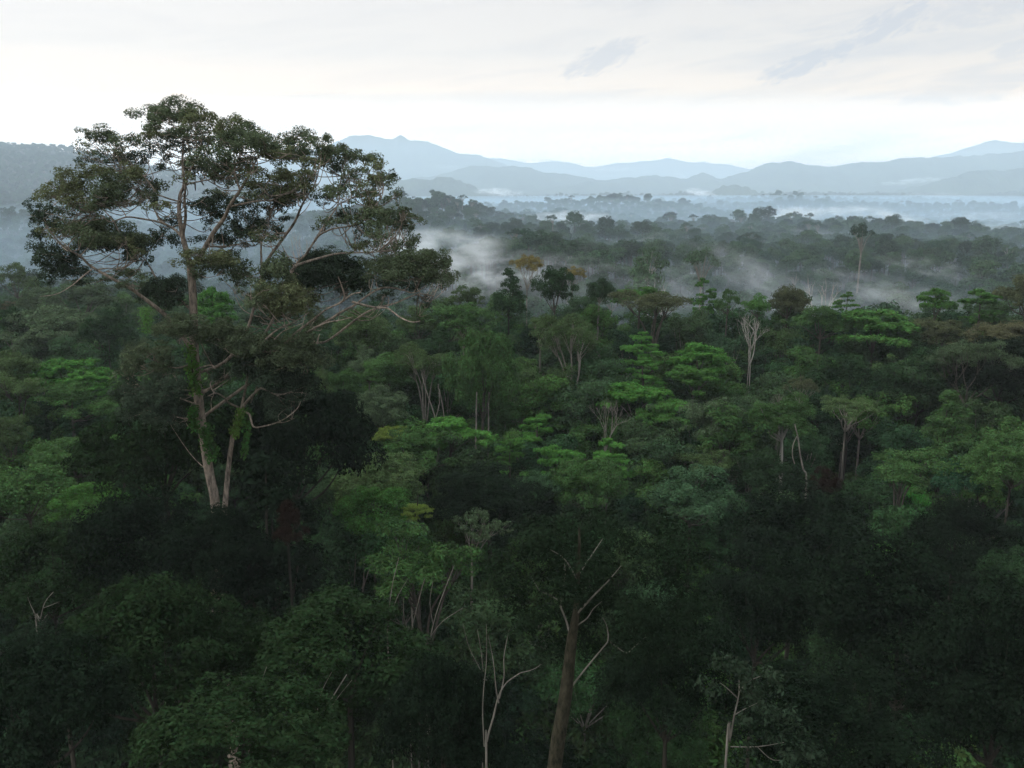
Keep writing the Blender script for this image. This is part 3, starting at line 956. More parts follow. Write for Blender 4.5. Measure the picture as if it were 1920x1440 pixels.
PADS = [  # px, py, rx, ry, tone (0 olive coloured as lit, 1 mid, 2 dark coloured as shaded), density
 (320, 207, 50, 18, 1, 1), (370, 217, 32, 16, 0, 1), (283, 222, 26, 14, 1, .8), (307, 246, 34, 15, 1, .8), (352, 240, 26, 12, 1, .7), (355, 262, 38, 15, 2, .8), (275, 248, 22, 11, 0, .7),
 (345, 200, 24, 12, 1, 1), (298, 208, 22, 12, 1, 1),
 (420, 228, 28, 14, 0, 1), (450, 252, 42, 22, 1, 1), (390, 245, 30, 15, 0, .8), (390, 292, 38, 18, 1, .9), (312, 274, 24, 11, 2, .8), (280, 296, 25, 17, 2, .8), (312, 308, 20, 15, 2, .7),
 (455, 232, 24, 12, 1, .9), (425, 268, 28, 16, 1, .9),
 (185, 253, 36, 13, 1, .9), (232, 262, 28, 11, 1, .8), (163, 278, 18, 15, 0, .5), (183, 297, 34, 10, 2, .8), (232, 300, 25, 13, 2, .7), (210, 280, 26, 10, 1, .4), (262, 262, 18, 9, 1, .6),
 (130, 342, 30, 16, 0, .9), (180, 326, 38, 14, 0, .9), (250, 328, 32, 15, 0, .9), (225, 360, 46, 22, 1, 1), (275, 355, 28, 20, 1, .9), (130, 366, 40, 20, 0, .8), (95, 366, 22, 13, 0, .8),
 (70, 408, 22, 28, 2, 1.3), (97, 420, 19, 26, 2, 1.2), (75, 440, 18, 16, 2, 1.1), (145, 388, 30, 16, 1, .7), (213, 384, 34, 13, 1, .9), (280, 378, 20, 20, 2, .8), (130, 418, 24, 20, 1, .5), (157, 448, 26, 18, 1, .7),
 (200, 448, 66, 26, 1, 1.2), (252, 476, 32, 26, 2, 1.1), (175, 462, 40, 18, 2, 1), (307, 446, 28, 24, 2, .9), (320, 414, 18, 14, 2, .9), (395, 384, 40, 15, 2, 1), (375, 322, 38, 16, 1, .9),
 (430, 325, 38, 24, 1, .9), (448, 300, 26, 14, 1, .8), (400, 410, 32, 18, 2, .8), (455, 428, 28, 32, 2, 1), (400, 448, 34, 16, 2, .9), (455, 378, 26, 16, 1, .9), (415, 362, 22, 14, 1, .8),
 (105, 487, 38, 28, 2, 1), (130, 516, 42, 18, 2, 1), (390, 488, 50, 13, 0, .9), (422, 506, 48, 20, 1, 1), (440, 530, 34, 14, 1, .7),
 (485, 274, 40, 20, 1, 1), (560, 252, 32, 13, 1, .9), (518, 266, 36, 16, 1, .9), (552, 290, 44, 18, 1, .9), (610, 278, 26, 18, 1, 1), (527, 292, 40, 13, 0, .9), (582, 320, 20, 18, 0, .8),
 (605, 298, 26, 17, 2, .9), (590, 262, 24, 13, 1, .9), (645, 290, 28, 16, 1, .9), (635, 312, 30, 18, 2, .9), (677, 304, 35, 15, 1, .9), (704, 310, 16, 13, 0, .9), (672, 327, 26, 13, 1, .8),
 (522, 325, 22, 10, 1, .7), (465, 322, 26, 14, 1, .8), (550, 350, 42, 20, 0, 1), (578, 365, 22, 18, 2, 1), (490, 350, 36, 14, 0, .9), (520, 376, 40, 18, 2, 1), (508, 392, 20, 9, 2, .8),
 (502, 432, 26, 28, 2, 1), (464, 410, 24, 28, 2, .9), (535, 410, 12, 8, 2, .7), (715, 347, 24, 15, 1, 1), (635, 362, 32, 11, 1, .9), (614, 370, 14, 9, 2, .8), (660, 345, 22, 12, 1, .5),
 (687, 374, 28, 13, 1, .9), (745, 375, 16, 17, 1, .8), (756, 396, 12, 13, 1, .7), (697, 390, 24, 16, 0, 1), (645, 410, 24, 13, 2, .9), (690, 416, 40, 18, 1, 1), (748, 428, 28, 18, 1, 1),
 (672, 435, 18, 10, 2, .9), (717, 452, 32, 15, 1, 1), (762, 462, 26, 16, 1, 1), (735, 482, 32, 13, 1, .9), (700, 440, 20, 12, 1, .7), (730, 402, 22, 12, 1, .6),
 (802, 492, 38, 18, 1, 1.1), (765, 510, 66, 26, 1, 1.1), (830, 515, 28, 24, 1, 1), (752, 538, 40, 12, 2, 1), (800, 530, 30, 16, 2, 1), (700, 495, 22, 12, 1, .6),
 (610, 500, 46, 20, 2, 1.3), (615, 520, 56, 30, 2, 1.3), (655, 540, 26, 20, 2, 1.2), (452, 450, 24, 18, 2, .9), (575, 520, 26, 20, 2, 1), (725, 560, 30, 10, 2, .6), (795, 575, 18, 20, 2, .5),
 (512, 518, 38, 26, 1, 1.2), (485, 560, 30, 24, 1, 1.2), (527, 568, 50, 26, 0, 1.3), (577, 567, 28, 24, 0, 1.2), (590, 608, 24, 13, 1, .9), (550, 592, 32, 12, 1, .9), (500, 595, 30, 14, 2, 1),
 (490, 650, 42, 22, 1, 1.2), (547, 668, 58, 28, 1, 1.2), (515, 690, 60, 26, 2, 1.2), (580, 682, 22, 30, 2, 1.1), (465, 662, 30, 20, 1, 1.1), (540, 715, 44, 22, 2, 1.1),
 (362, 620, 54, 18, 1, 1.2), (320, 620, 26, 13, 1, 1), (425, 636, 50, 22, 1, 1.2), (287, 660, 36, 13, 1, 1), (272, 687, 36, 20, 1, 1.1), (312, 700, 32, 24, 2, 1.1), (415, 672, 40, 26, 2, 1.2),
 (312, 560, 44, 26, 2, 1.2), (250, 530, 25, 13, 1, 1), (225, 518, 44, 9, 1, .9), (330, 738, 46, 22, 2, 1.1), (250, 735, 40, 22, 2, 1), (280, 770, 50, 24, 2, 1), (525, 760, 40, 20, 2, .8),
 (320, 790, 36, 20, 2, .9), (430, 700, 30, 16, 2, 1.1), (405, 705, 26, 16, 2, 1.1), (470, 690, 34, 18, 2, 1.1), (455, 655, 34, 18, 1, 1.1), (400, 745, 26, 16, 2, 1), (335, 765, 40, 22, 2, 1), (300, 740, 40, 22, 2, 1.1), (240, 700, 26, 14, 1, .9), (350, 775, 22, 12, 2, .7), (560, 740, 30, 18, 2, .8),
]
rp = np.random.default_rng(404)
for pts, w0, w1, o0, o1 in LIMBS:
    for q in range(2):
        i = int(rp.integers(len(pts) // 2, len(pts)))
        if 250 < pts[i][1] < 500:
            PADS.append((pts[i][0] + rp.uniform(-22, 22), pts[i][1] - rp.uniform(4, 18), rp.uniform(14, 26), rp.uniform(8, 12), int(rp.integers(0, 3)), .6))
TONES = [(.104, .120, .060), (.074, .096, .053), (.040, .058, .037)]  # lit, middle and shaded tones of one crown, put into the leaf colour
SK = np.array(SKEL)
crowns = [Geo(), Geo(), Geo()]
for px, py, rx, ry, tone, dn in PADS:
    py = py + max(0.0, (330 - py) * 0.10)
    u = (px - 455) / 420.0; w = (py - 470) / 300.0
    room = math.sqrt(max(0.04, 1 - u * u - w * w))
    off = ER.uniform(-1, 1) * 8.5 * room
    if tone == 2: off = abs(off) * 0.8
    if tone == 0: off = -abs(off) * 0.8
    if py > 600:
        off = -ER.uniform(1.5, 5.5)
        if 300 < px < 425 and 630 < py < 800: off = ER.uniform(1.5, 4.5)
        elif 425 < px < 475 and py > 715: off = ER.uniform(2, 5)
    c = ept(px, py, off)
    s = EPX * (ED + off) / ED
    RX, RZ = rx * s * 1.10, ry * s * 1.46
    k = max(7, int(6 + rx * ry / 48))
    lobes = []
    for i in range(k):
        d = sphere_dirs(1, ER, -0.5)[0] * ER.uniform(0.35, 1.08)
        q = ER.uniform(0.15, 0.36)
        lobes.append((c + d * np.array([RX, RX * 0.85, RZ]), (max(.24, RX * q), max(.24, RX * q), max(.18, min(RX, RZ * 1.2) * q))))
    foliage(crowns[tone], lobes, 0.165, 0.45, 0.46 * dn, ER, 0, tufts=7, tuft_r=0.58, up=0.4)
    # twigs from the nearest limb into the pad
    dd = SK - c
    dist = np.linalg.norm(dd * np.array([1, 0.7, 1]), axis=1) + 0.6 * np.maximum(0, dd[:, 2])
    for q in range(3):
        j = int(np.argsort(dist)[q * 2])
        st = SK[j]; e = c + ER.normal(0, 1, 3) * np.array([RX, RX, RZ]) * 0.4
        m = (st + e) / 2 + np.array([0, 0, -0.12 * np.linalg.norm(e - st)]) + ER.normal(0, 0.15, 3)
        gl.tube([st, m, e], [0.04, 0.03, 0.012], 5, 0, 4)
        for z in range(3):
            lo = lobes[int(ER.integers(0, k))][0]
            gl.tube([m * 0.3 + e * 0.7, (e + lo) / 2 + ER.normal(0, .1, 3), lo], [0.022, 0.018, 0.008], 4, 0, 2)
link('branches', gl.mesh('giant_branches', [BARK_WARM], 0), emergent)
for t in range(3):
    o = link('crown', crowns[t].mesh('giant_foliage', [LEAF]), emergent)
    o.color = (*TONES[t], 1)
    o['label'] = ['olive sprays of the crown, coloured as lit', 'main green foliage of the crown', 'crown foliage coloured dark as if in shade'][t]

# vines on the giant's stems and a vine-draped stub
def vine(label, pts, wd, n, colr, seed, D=ED, off=-0.75):
    rg = np.random.default_rng(seed)
    g = Geo()
    P = np.array([at(p[0], p[1], D + off) for p in pts])
    o0 = P[-1].copy()
    t = rg.random(n) * (len(P) - 1)
    i = np.minimum(t.astype(int), len(P) - 2); f = (t - i)[:, None]
    c = P[i] * (1 - f) + P[i + 1] * f + rg.normal(0, 1, (n, 3)) * np.array([wd, wd * 0.7, 0.2]) - o0
    nn = rg.normal(0, 0.5, (n, 3)) + np.array([0, -0.8, 0.5])
    g.quads(leaf_quads(c, nn, 0.26, 0.6, rg, 0.7), 0)
    g.tube(P - o0, [0.05] * len(P), 5, 1, 3)
    o = link('climbing_vine', g.mesh('vine', [LEAF, BARK_DARK]), None, o0)
    o.color = (*colr, 1)
    tag(o, label, 'vine')


VG = (.055, .115, .022)
vine('bright green vine clinging to the upper trunk of the giant tree', [(355, 650), (360, 680), (362, 710), (368, 735)], 0.22, 420, VG, 1)
vine('short bright vine hanging off the side of the giant tree trunk', [(364, 765), (362, 785), (366, 805)], 0.2, 260, (.04, .10, .024), 2)
vine('dark green vine wrapping the lower trunk of the giant tree', [(384, 800), (390, 830), (402, 860)], 0.28, 420, (.034, .078, .02), 3)
vine('yellow-green vine draping the second stem of the giant tree', [(452, 770), (447, 790), (440, 815)], 0.16, 360, (.068, .12, .026), 4)
vine('long thin vine hanging free beside the second stem of the giant tree', [(466, 770), (465, 800), (460, 830), (457, 855)], 0.13, 340, (.038, .09, .022), 5)
sv = at(272, 590, 120.0)
vine('bright vine-draped stub sticking out of the hazy crowns beside the giant tree', [(270, 577), (272, 590), (275, 606), (280, 625)], 0.5, 620, (.055, .12, .026), 6, 128, 0)

# ------------------------------------------------------------------ the near tree with the thick brown bole
ND = 27.0
NB = np.array([at(1035, 1500, ND)[0], ND, 0.0]); NB[2] = float(ground(NB[0], NB[1]))
NPX = ND / CP / F


def npt(px, py, off=0.0):
    return at(px, py, ND + off) - NB


bole = link('thick_boled_tree', None, None, NB)
tag(bole, 'near tree with a thick brown bole rising from the bottom edge into dark foliage', 'tree')
g = Geo()
P = [np.array([-.6, 0, -.5]), npt(1030, 1640), npt(1040, 1440), npt(1061, 1300), npt(1072, 1200), npt(1080, 1150), npt(1083, 1090), npt(1086, 1030), npt(1086, 985)]
g.tube(P, np.array([50, 38, 31, 27, 21, 14, 8, 6, 3]) * 0.5 * NPX, 12, 0, 4)
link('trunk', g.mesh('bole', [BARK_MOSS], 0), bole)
g = Geo()
NL = []
for pts, w0, w1 in (([(1070, 1195), (1062, 1165), (1052, 1140), (1046, 1125), (1018, 1110), (1012, 1108), (995, 1080)], 6, 2),
                    ([(1052, 1140), (1054, 1110), (1060, 1080), (1058, 1055)], 4, 2), ([(1070, 1290), (1085, 1270), (1105, 1245), (1130, 1215), (1140, 1200), (1138, 1175), (1130, 1158)], 5, 2.5),
                    ([(1140, 1200), (1155, 1212), (1175, 1224), (1190, 1212), (1210, 1195)], 4, 2), ([(1078, 1155), (1110, 1120), (1140, 1090), (1165, 1060)], 6, 2),
                    ([(1083, 1090), (1060, 1050), (1030, 1030), (1000, 1020)], 4, 1.5), ([(1083, 1080), (1110, 1040), (1130, 1010)], 4, 1.5), ([(1078, 1175), (1100, 1160), (1112, 1142), (1128, 1128)], 4, 1.5)):
    off = ER.uniform(-1.5, 1.5)
    PP = [npt(p[0], p[1], off * i / (len(pts) - 1)) for i, p in enumerate(pts)]
    g.tube(PP, np.linspace(w0 * .8, w1 * .6, len(pts)) * 0.5 * NPX, 6, 0, 4)
    NL += PP
link('branches', g.mesh('bole_branches', [BARK_PALE], 0), bole)
g = Geo()
lobes = []
for i in range(150):
    px = ER.uniform(940, 1340); py = ER.uniform(965, 1260)
    if ((px - 1130) / 210) ** 2 + ((py - 1105) / 150) ** 2 > 1: continue
    c = npt(px, py, ER.uniform(-2.0, 4.0) if abs(px - 1080) > 45 or py < 1140 else ER.uniform(1, 4))
    r = ER.uniform(0.35, 0.75)
    lobes.append((c, (r, r, r * 0.7)))
foliage(g, lobes, 0.15, 0.42, 0.34, ER, tufts=8, tuft_r=0.5, droop=0.4)
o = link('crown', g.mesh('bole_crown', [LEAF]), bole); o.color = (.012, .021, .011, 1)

# a thin sapling and a few curving bare stems close by
def stems(name, label, D, polylines, mat, leaves=None, colr=None, cat='tree'):
    b0 = at(polylines[0][0][0][0], polylines[0][0][0][1], D)
    B = np.array([b0[0], D, float(ground(b0[0], D))])
    root = link(name, None, None, B)
    tag(root, label, cat)
    px_m = D / CP / F
    g = Geo(); tips = []
    first = True
    for pts, w0, w1 in polylines:
        P = [at(p[0], p[1], D) - B for p in pts]
        if first:
            P = [np.array([P[0][0] - .2, 0, -.3]), (np.array([P[0][0] - .2, 0, -.3]) + P[0]) / 2 + np.array([.15, .1, 0])] + P
            g.tube(P, np.concatenate([[w0 * 1.6, w0 * 1.3], np.linspace(w0, w1, len(pts))]) * .5 * px_m, 6, 0, 4)
            first = False
        else:
            g.tube(P, np.linspace(w0, w1, len(pts)) * .5 * px_m, 5, 0, 4)
        tips.append(P[-1]); tips.append(P[len(P) // 2 + 1] if len(P) > 3 else P[-1])
    link('trunk', g.mesh('stem', [mat], 0), root)
    if leaves:
        g = Geo(); rg = np.random.default_rng(int(D * 100))
        L = []
        for t in tips:
            for q in range(leaves[0]):
                L.append((t + rg.normal(0, leaves[1], 3), (leaves[2],) * 3))
        foliage(g, L, leaves[3], 0.42, leaves[4], rg, tufts=6, tuft_r=.6, zmin=-.9, droop=.6)
        o = link('crown', g.mesh('stem_leaves', [LEAF]), root); o.color = (*colr, 1)
    return root


stems('sapling', 'thin pale big-leaved sapling at the bottom edge against blackness', 25.0,
      [([(1360, 1440), (1368, 1390), (1376, 1345), (1385, 1305), (1386, 1275)], 5, 2), ([(1378, 1340), (1395, 1330), (1420, 1318)], 2.5, 1), ([(1384, 1310), (1365, 1292), (1350, 1280)], 2.5, 1), ([(1385, 1300), (1400, 1280), (1425, 1268)], 2.5, 1),
       ([(1370, 1400), (1420, 1400), (1470, 1392)], 2.5, 1), ([(1420, 1400), (1450, 1425), (1490, 1420)], 2, 1)],
      BARK_PALE, (3, .42, .28, .17, .3), (.026, .040, .024))
stems('bare_stem_clump', 'clump of thin pale bare stems curving up beside the thick brown bole', 30.0,
      [([(912, 1440), (913, 1390), (925, 1345), (935, 1305), (950, 1280), (975, 1262)], 5, 2), ([(935, 1318), (930, 1290), (925, 1240), (915, 1190)], 3, 1), ([(936, 1310), (945, 1270), (945, 1230), (955, 1180)], 3, 1),
       ([(908, 1400), (905, 1340), (907, 1290), (912, 1240), (912, 1170)], 2.5, 1), ([(975, 1262), (1000, 1255), (1015, 1245)], 2, 1)], BARK_PALE)
stems('bare_stem_clump', 'three curving grey stems rising side by side through the near leafy crown', 36.0,
      [([(575, 1440), (590, 1395), (605, 1340), (625, 1305), (650, 1265)], 4, 2), ([(596, 1380), (594, 1340), (602, 1300), (622, 1260)], 2.5, 1), ([(585, 1415), (612, 1370), (622, 1325), (660, 1275)], 3, 1)], BARK_PALE)
stems('bare_stem_clump', 'pair of thin pale stems forking above the shaded gap near the white-trunked tree', 98.0,
      [([(1512, 905), (1506, 880), (1500, 850), (1497, 825), (1490, 795)], 3.5, 2.0), ([(1490, 870), (1486, 855), (1487, 835), (1494, 818)], 2, 1.5)], BARK_PALE)
stems('bare_stem_clump', 'tall forked pale stems in front of the forked pale-stem crown', 112.0,
      [([(816, 800), (812, 770), (800, 735), (790, 700)], 3.2, 1.5), ([(815, 790), (824, 755), (822, 720)], 2.2, 1), ([(834, 795), (830, 760), (824, 730)], 2, 1)], BARK_PALE)
for i, (px, lab) in enumerate(((892, 'first pale straight trunk under the tall domed tree'), (904, 'thicker grey straight trunk under the tall domed tree'), (915, 'last pale straight trunk under the tall domed tree'))):
    stems('slim_trunk', lab, 113.0 + i, [([(px, 835), (px + 1, 800), (px + 1, 765), (px + 2, 735)], 3.2 if i != 1 else 5, 2.4)], BARK_PALE if i != 1 else BARK_GREY)


for D, lab, pl in ((46.0, 'thin forking pale stems rising through the fine crown with pale stems', [([(728, 1230), (727, 1180), (731, 1130), (737, 1090), (748, 1045)], 2.6, 1.2), ([(728, 1170), (745, 1120), (765, 1085)], 1.6, .8)]),
                   (44.0, 'thin leaning pale stem with a long side twig below the pale feathery crown', [([(798, 1250), (806, 1200), (818, 1150), (838, 1095), (852, 1060)], 2.6, 1.0), ([(806, 1195), (830, 1165), (868, 1140)], 1.6, .8), ([(812, 1170), (806, 1130), (812, 1090)], 1.4, .7)]),
                   (43.0, 'pair of short thin stems close under the lightest yellow-green crown', [([(765, 1230), (772, 1180), (784, 1130), (796, 1085)], 2.2, 1.0), ([(770, 1195), (758, 1160), (756, 1120)], 1.4, .7)]),
                   (34.0, 'long thin pale stem bending beside the bare stems at the brown bole', [([(905, 1440), (900, 1370), (908, 1300), (903, 1230), (895, 1180)], 2.4, 1.0), ([(903, 1260), (880, 1215), (868, 1170)], 1.5, .7)]),
                   (35.0, 'thin upright pale stem in the big near leafy crown', [([(470, 1440), (463, 1390), (468, 1340), (486, 1290), (500, 1250)], 2.6, 1.0), ([(466, 1350), (455, 1300), (452, 1260)], 1.5, .7)]),
                   (50.0, 'thin pale twigs fanning out at the frame edge above the shaded leafy crown', [([(70, 1190), (76, 1160), (84, 1130), (100, 1110)], 2.6, 1.2), ([(74, 1165), (60, 1140), (52, 1120)], 1.6, .8), ([(82, 1140), (112, 1128)], 1.4, .7)])):
    stems('thin_stems', lab, D, pl, BARK_PALE)

# ------------------------------------------------------------------ the lower storey: a mass of shrubs and saplings under the crowns
def scatter(name, label, pts, z, size, kind, sources):
    me = bpy.data.meshes.new(name)
    me.vertices.add(len(pts))
    me.vertices.foreach_set('co', np.stack([pts[:, 0], pts[:, 1], z], 1).astype(np.float32).ravel())
    a = me.attributes.new('tree_size', 'FLOAT', 'POINT'); a.data.foreach_set('value', size.astype(np.float32))
    a = me.attributes.new('tree_turn', 'FLOAT', 'POINT'); a.data.foreach_set('value', (np.random.default_rng(len(pts)).random(len(pts)) * 6.283).astype(np.float32))
    a = me.attributes.new('tree_kind', 'INT', 'POINT'); a.data.foreach_set('value', kind.astype(np.int32))
    ob = link(name, me)
    tag(ob, label, 'forest' if name == 'far_forest' else 'undergrowth', None, 'stuff')
    ng = bpy.data.node_groups.new(name + '_plants', 'GeometryNodeTree')
    ng.interface.new_socket('Geometry', in_out='INPUT', socket_type='NodeSocketGeometry')
    ng.interface.new_socket('Geometry', in_out='OUTPUT', socket_type='NodeSocketGeometry')
    gi = ng.nodes.new('NodeGroupInput'); go = ng.nodes.new('NodeGroupOutput')
    iop = ng.nodes.new('GeometryNodeInstanceOnPoints')
    att = {}
    for k, t in (('tree_kind', 'INT'), ('tree_size', 'FLOAT'), ('tree_turn', 'FLOAT')):
        n = ng.nodes.new('GeometryNodeInputNamedAttribute'); n.data_type = t; n.inputs['Name'].default_value = k; att[k] = n.outputs[0]
    xyz = ng.nodes.new('ShaderNodeCombineXYZ')
    jn = ng.nodes.new('GeometryNodeJoinGeometry')
    for so_ in reversed(sources):
        oi = ng.nodes.new('GeometryNodeObjectInfo'); oi.transform_space = 'ORIGINAL'
        oi.inputs['Object'].default_value = so_; oi.inputs['As Instance'].default_value = True
        ng.links.new(oi.outputs['Geometry'], jn.inputs[0])
    ng.links.new(gi.outputs[0], iop.inputs['Points']); ng.links.new(jn.outputs[0], iop.inputs['Instance'])
    iop.inputs['Pick Instance'].default_value = True
    ng.links.new(att['tree_kind'], iop.inputs['Instance Index']); ng.links.new(att['tree_size'], iop.inputs['Scale'])
    ng.links.new(att['tree_turn'], xyz.inputs['Z']); ng.links.new(xyz.outputs[0], iop.inputs['Rotation'])
    ng.links.new(iop.outputs[0], go.inputs[0])
    md = ob.modifiers.new('plants', 'NODES'); md.node_group = ng
    return ob


def shrub_mesh(s):
    rg = np.random.default_rng(3300 + s)
    g = Geo(); L = []
    h = 8.0
    for i in range(26):
        d = sphere_dirs(1, rg, -0.5)[0]; k = rg.uniform(.4, .95); r = rg.uniform(.6, 1.25)
        L.append((np.array([d[0] * 2.9 * k, d[1] * 2.9 * k, 4.6 + d[2] * 3.6 * k]), (r, r, r * .75)))
    foliage(g, L, 0.26, 0.46, 0.5, rg, 0, tufts=8, tuft_r=.5)
    for i in range(5):
        c = L[i][0]
        g.tube([(0, 0, 0), c * np.array([.3, .3, .5]), c], [.07, .05, .015], 4, 1, 3)
    return g.mesh('shrub_%d' % s, [LEAF_UNDER, BARK_DARK])


LEAF_UNDER = leaf_mat('understorey_foliage', False, [(.020, .048, .021), (.034, .076, .028), (.014, .032, .017), (.046, .078, .034), (.026, .058, .028), (.044, .072, .028), (.055, .112, .030), (.024, .05, .02)], gloss=0.0)
shr = []
for i, (px, py, D, lab) in enumerate(((1460, 925, 88, 'round dark shrub under the straight white trunk'), (745, 1010, 70, 'pale-tipped shrub below the lightest yellow-green crown'),
                                      (1090, 1010, 74, 'dim shrub in the gap below the leafy mid-slope crown'), (620, 880, 92, 'loose shrub at the edge of the black cone'))):
    p = at(px, py, D)
    o = link('shrub', shrub_mesh(i), None, (p[0], D, p[2] - 6.5), i * 1.3, (1, 1, 1))
    tag(o, lab, 'shrub', 'shrubs of the lower storey')
    shr.append(o)


def young_mesh(s):
    rg = np.random.default_rng(5200 + s)
    g = Geo(); L = []
    h = rg.uniform(15, 19); w = rg.uniform(2.6, 4.2); d0 = rg.uniform(3.0, 5.0)
    ln = rg.normal(0, .5, 2)
    for i in range(30):
        d = sphere_dirs(1, rg, -0.6)[0]; k = rg.uniform(.3, 1.0); r = rg.uniform(.45, 1.2)
        L.append((np.array([d[0] * w * k + ln[0], d[1] * w * k + ln[1], h - d0 * .9 + d[2] * d0 * k]), (r, r, r * .75)))
    foliage(g, L, 0.25, 0.48, 0.58, rg, 0, tufts=10, tuft_r=.36, hole=.1)
    st = np.array([ln[0] * .5, ln[1] * .5, h - d0 * 1.6])
    g.tube([(0, 0, 0), st * np.array([.6, .2, .55]), st], [.15, .12, .09], 6, 1, 3)
    for i in range(9):
        c = L[i][0]
        g.tube([st, st * .5 + c * .5 + rg.normal(0, .2, 3), c], [.07, .045, .012], 4, 1, 3)
    return g.mesh('young_%d' % s, [LEAF_UNDER, [BARK_GREY, BARK_DARK, BARK_PALE][s % 3]])


CLEAR = [(1458, 860, 102), (1582, 815, 107), (903, 785, 106), (1120, 600, 150), (1136, 800, 106), (815, 765, 112), (1502, 870, 98), (1410, 650, 134), (1315, 590, 158)]


def open_view(P):
    """keep the younger growth out of the gaps through which single trunks are seen"""
    k = np.ones(len(P), bool)
    for px, py, D in CLEAR:
        x0 = at(px, py, D)[0] / D
        k &= ~((np.abs(P[:, 0] - x0 * P[:, 1]) < 2.6) & (P[:, 1] < D + 0.5) & (P[:, 1] > D - 17))
    return P[k]


yng = []
for i, (px, py, D, lab) in enumerate(((1120, 700, 116, 'thin green young tree beside the lower of the stacked bright crowns'), (560, 900, 84, 'dim young tree at the edge of the black cone'),
                                      (1390, 745, 112, 'young tree in the gap under the bleached bare tree'), (850, 760, 108, 'narrow young tree beside the tall egg-shaped tree'),
                                      (1230, 850, 94, 'young tree in the dark gap beside the vivid rounded crown'), (960, 650, 128, 'young tree between the ridge crowns and the loose olive crown'))):
    p = at(px, py, D)
    o = link('young_tree', young_mesh(i), None, (p[0], D, float(ground(p[0], D))), i * 1.1, (1, 1, max(.8, min(1.3, (p[2] - float(ground(p[0], D))) / 14))))
    tag(o, lab, 'tree', 'young trees of the lower storey')
    yng.append(o)
ry_ = np.random.default_rng(88)
yp = []
yy = 66.0
while yy < 300:
    step = 4.1 + yy * 0.006
    half = 0.66 * yy + 8
    xs = np.arange(-half, half, step)
    X = xs + ry_.uniform(-.45, .45, len(xs)) * step; Y = yy + ry_.uniform(-.45, .45, len(xs)) * step
    kp = ~((Y > 205) & (X / Y > -0.16)) & ~((Y < 76) & (X < -5))
    yp.append(np.stack([X[kp], Y[kp]], 1)); yy += step
yp = open_view(np.concatenate(yp))
yp = yp[~((np.abs(yp[:, 0] - at(425, 900, 64)[0] / 64 * yp[:, 1]) < 7) & (yp[:, 1] < 98))]
ysz = ry_.uniform(.78, 1.34, len(yp)); ysz = np.where((yp[:, 1] > 92) & (yp[:, 1] < 172), ysz * 1.12, ysz)
scatter('forest_understorey', 'mass of younger trees packed between the taller crowns', yp, ground(yp[:, 0], yp[:, 1]) - .3, ysz, ry_.integers(0, 6, len(yp)), yng)
print('understorey', len(yp))

ru = np.random.default_rng(61)
up_ = []
yy = 24.0
while yy < 300:
    step = 3.7 + yy * 0.010
    half = 0.66 * yy + 8
    xs = np.arange(-half, half, step)
    X = xs + ru.uniform(-.45, .45, len(xs)) * step; Y = yy + ru.uniform(-.45, .45, len(xs)) * step
    kp = ~((Y > 200) & (X / Y > -0.16))
    up_.append(np.stack([X[kp], Y[kp]], 1)); yy += step
up_ = np.concatenate(up_)
up_ = up_[(up_[:, 1] < 60) | (ru.random(len(up_)) > .1)]
up_ = up_[~((np.abs(up_[:, 0] - at(425, 900, 64)[0] / 64 * up_[:, 1]) < 5.5) & (up_[:, 1] > 44) & (up_[:, 1] < 78))]
usz = (.8 + 1.3 * ru.random(len(up_))) * np.where(up_[:, 1] < 62, .55, 1.0)
usz = np.where(up_[:, 1] < 60, usz * .82, usz)
scatter('undergrowth', 'dark mass of shrubs and saplings filling the gaps under the crowns', up_, ground(up_[:, 0], up_[:, 1]) - .3, usz, ru.integers(0, 4, len(up_)), shr)
print('undergrowth', len(up_))

# ------------------------------------------------------------------ far trees
def far_tree_mesh(kind, s):
    rg = np.random.default_rng(900 + s)
    g = Geo()
    if kind == 'round':
        h = 22.0; w = 11.0
        L = []
        for i in range(22):
            d = sphere_dirs(1, rg, -0.3)[0]; k = rg.uniform(.5, .9); r = rg.uniform(1.2, 2.2)
            L.append((np.array([d[0] * w * .42 * k, d[1] * w * .42 * k, h - 4.5 + d[2] * 4.4 * k]), (r, r, r * .7)))
        L.append((np.array([0, 0, h - 5.5]), (3.4, 3.4, 3.0)))
        foliage(g, L, 0.75, 0.55, 0.5, rg, 0, tufts=7)
        g.tube([(0, 0, 0), (.2, .1, h * .4), (0, 0, h - 4)], [.35, .28, .15], 5, 1, 2)
    elif kind == 'tall':
        h = 32.0; w = 12.0
        L = []; 
        g.tube([(0, 0, 0), (.3, .1, h * .4), (.1, 0, h * .72)], [.5, .42, .34], 6, 1, 2)
        for i in range(13):
            a = rg.random() * 6.28; o = math.sqrt(rg.random()) * w * .45
            c = np.array([math.cos(a) * o, math.sin(a) * o, h - 1.5 - .09 * o * o + rg.normal(0, .5)])
            L.append((c, (1.5, 1.5, .9)))
            g.tube([(.1, 0, h * .7), c * np.array([.45, .45, 0]) + np.array([0, 0, h * .83]), c], [.2, .13, .05], 4, 1, 2)
        foliage(g, L, 0.6, 0.55, 0.5, rg, 0, tufts=7, hole=.15)
    elif kind == 'bare':
        h = 24.0
        g.tube([(0, 0, 0), (.2, .1, h * .4), (0, 0, h * .62)], [.5, .42, .34], 6, 1, 2)
        for i in range(4):
            a = i * 1.57 + rg.normal(0, .3)
            grow(g, np.array([0, 0, h * .6]), np.array([math.cos(a) * .55, math.sin(a) * .55, 1]), h * .17, .26, 3, rg, 1, .5, .15, 5, None, (2, 2), .72)
    return g


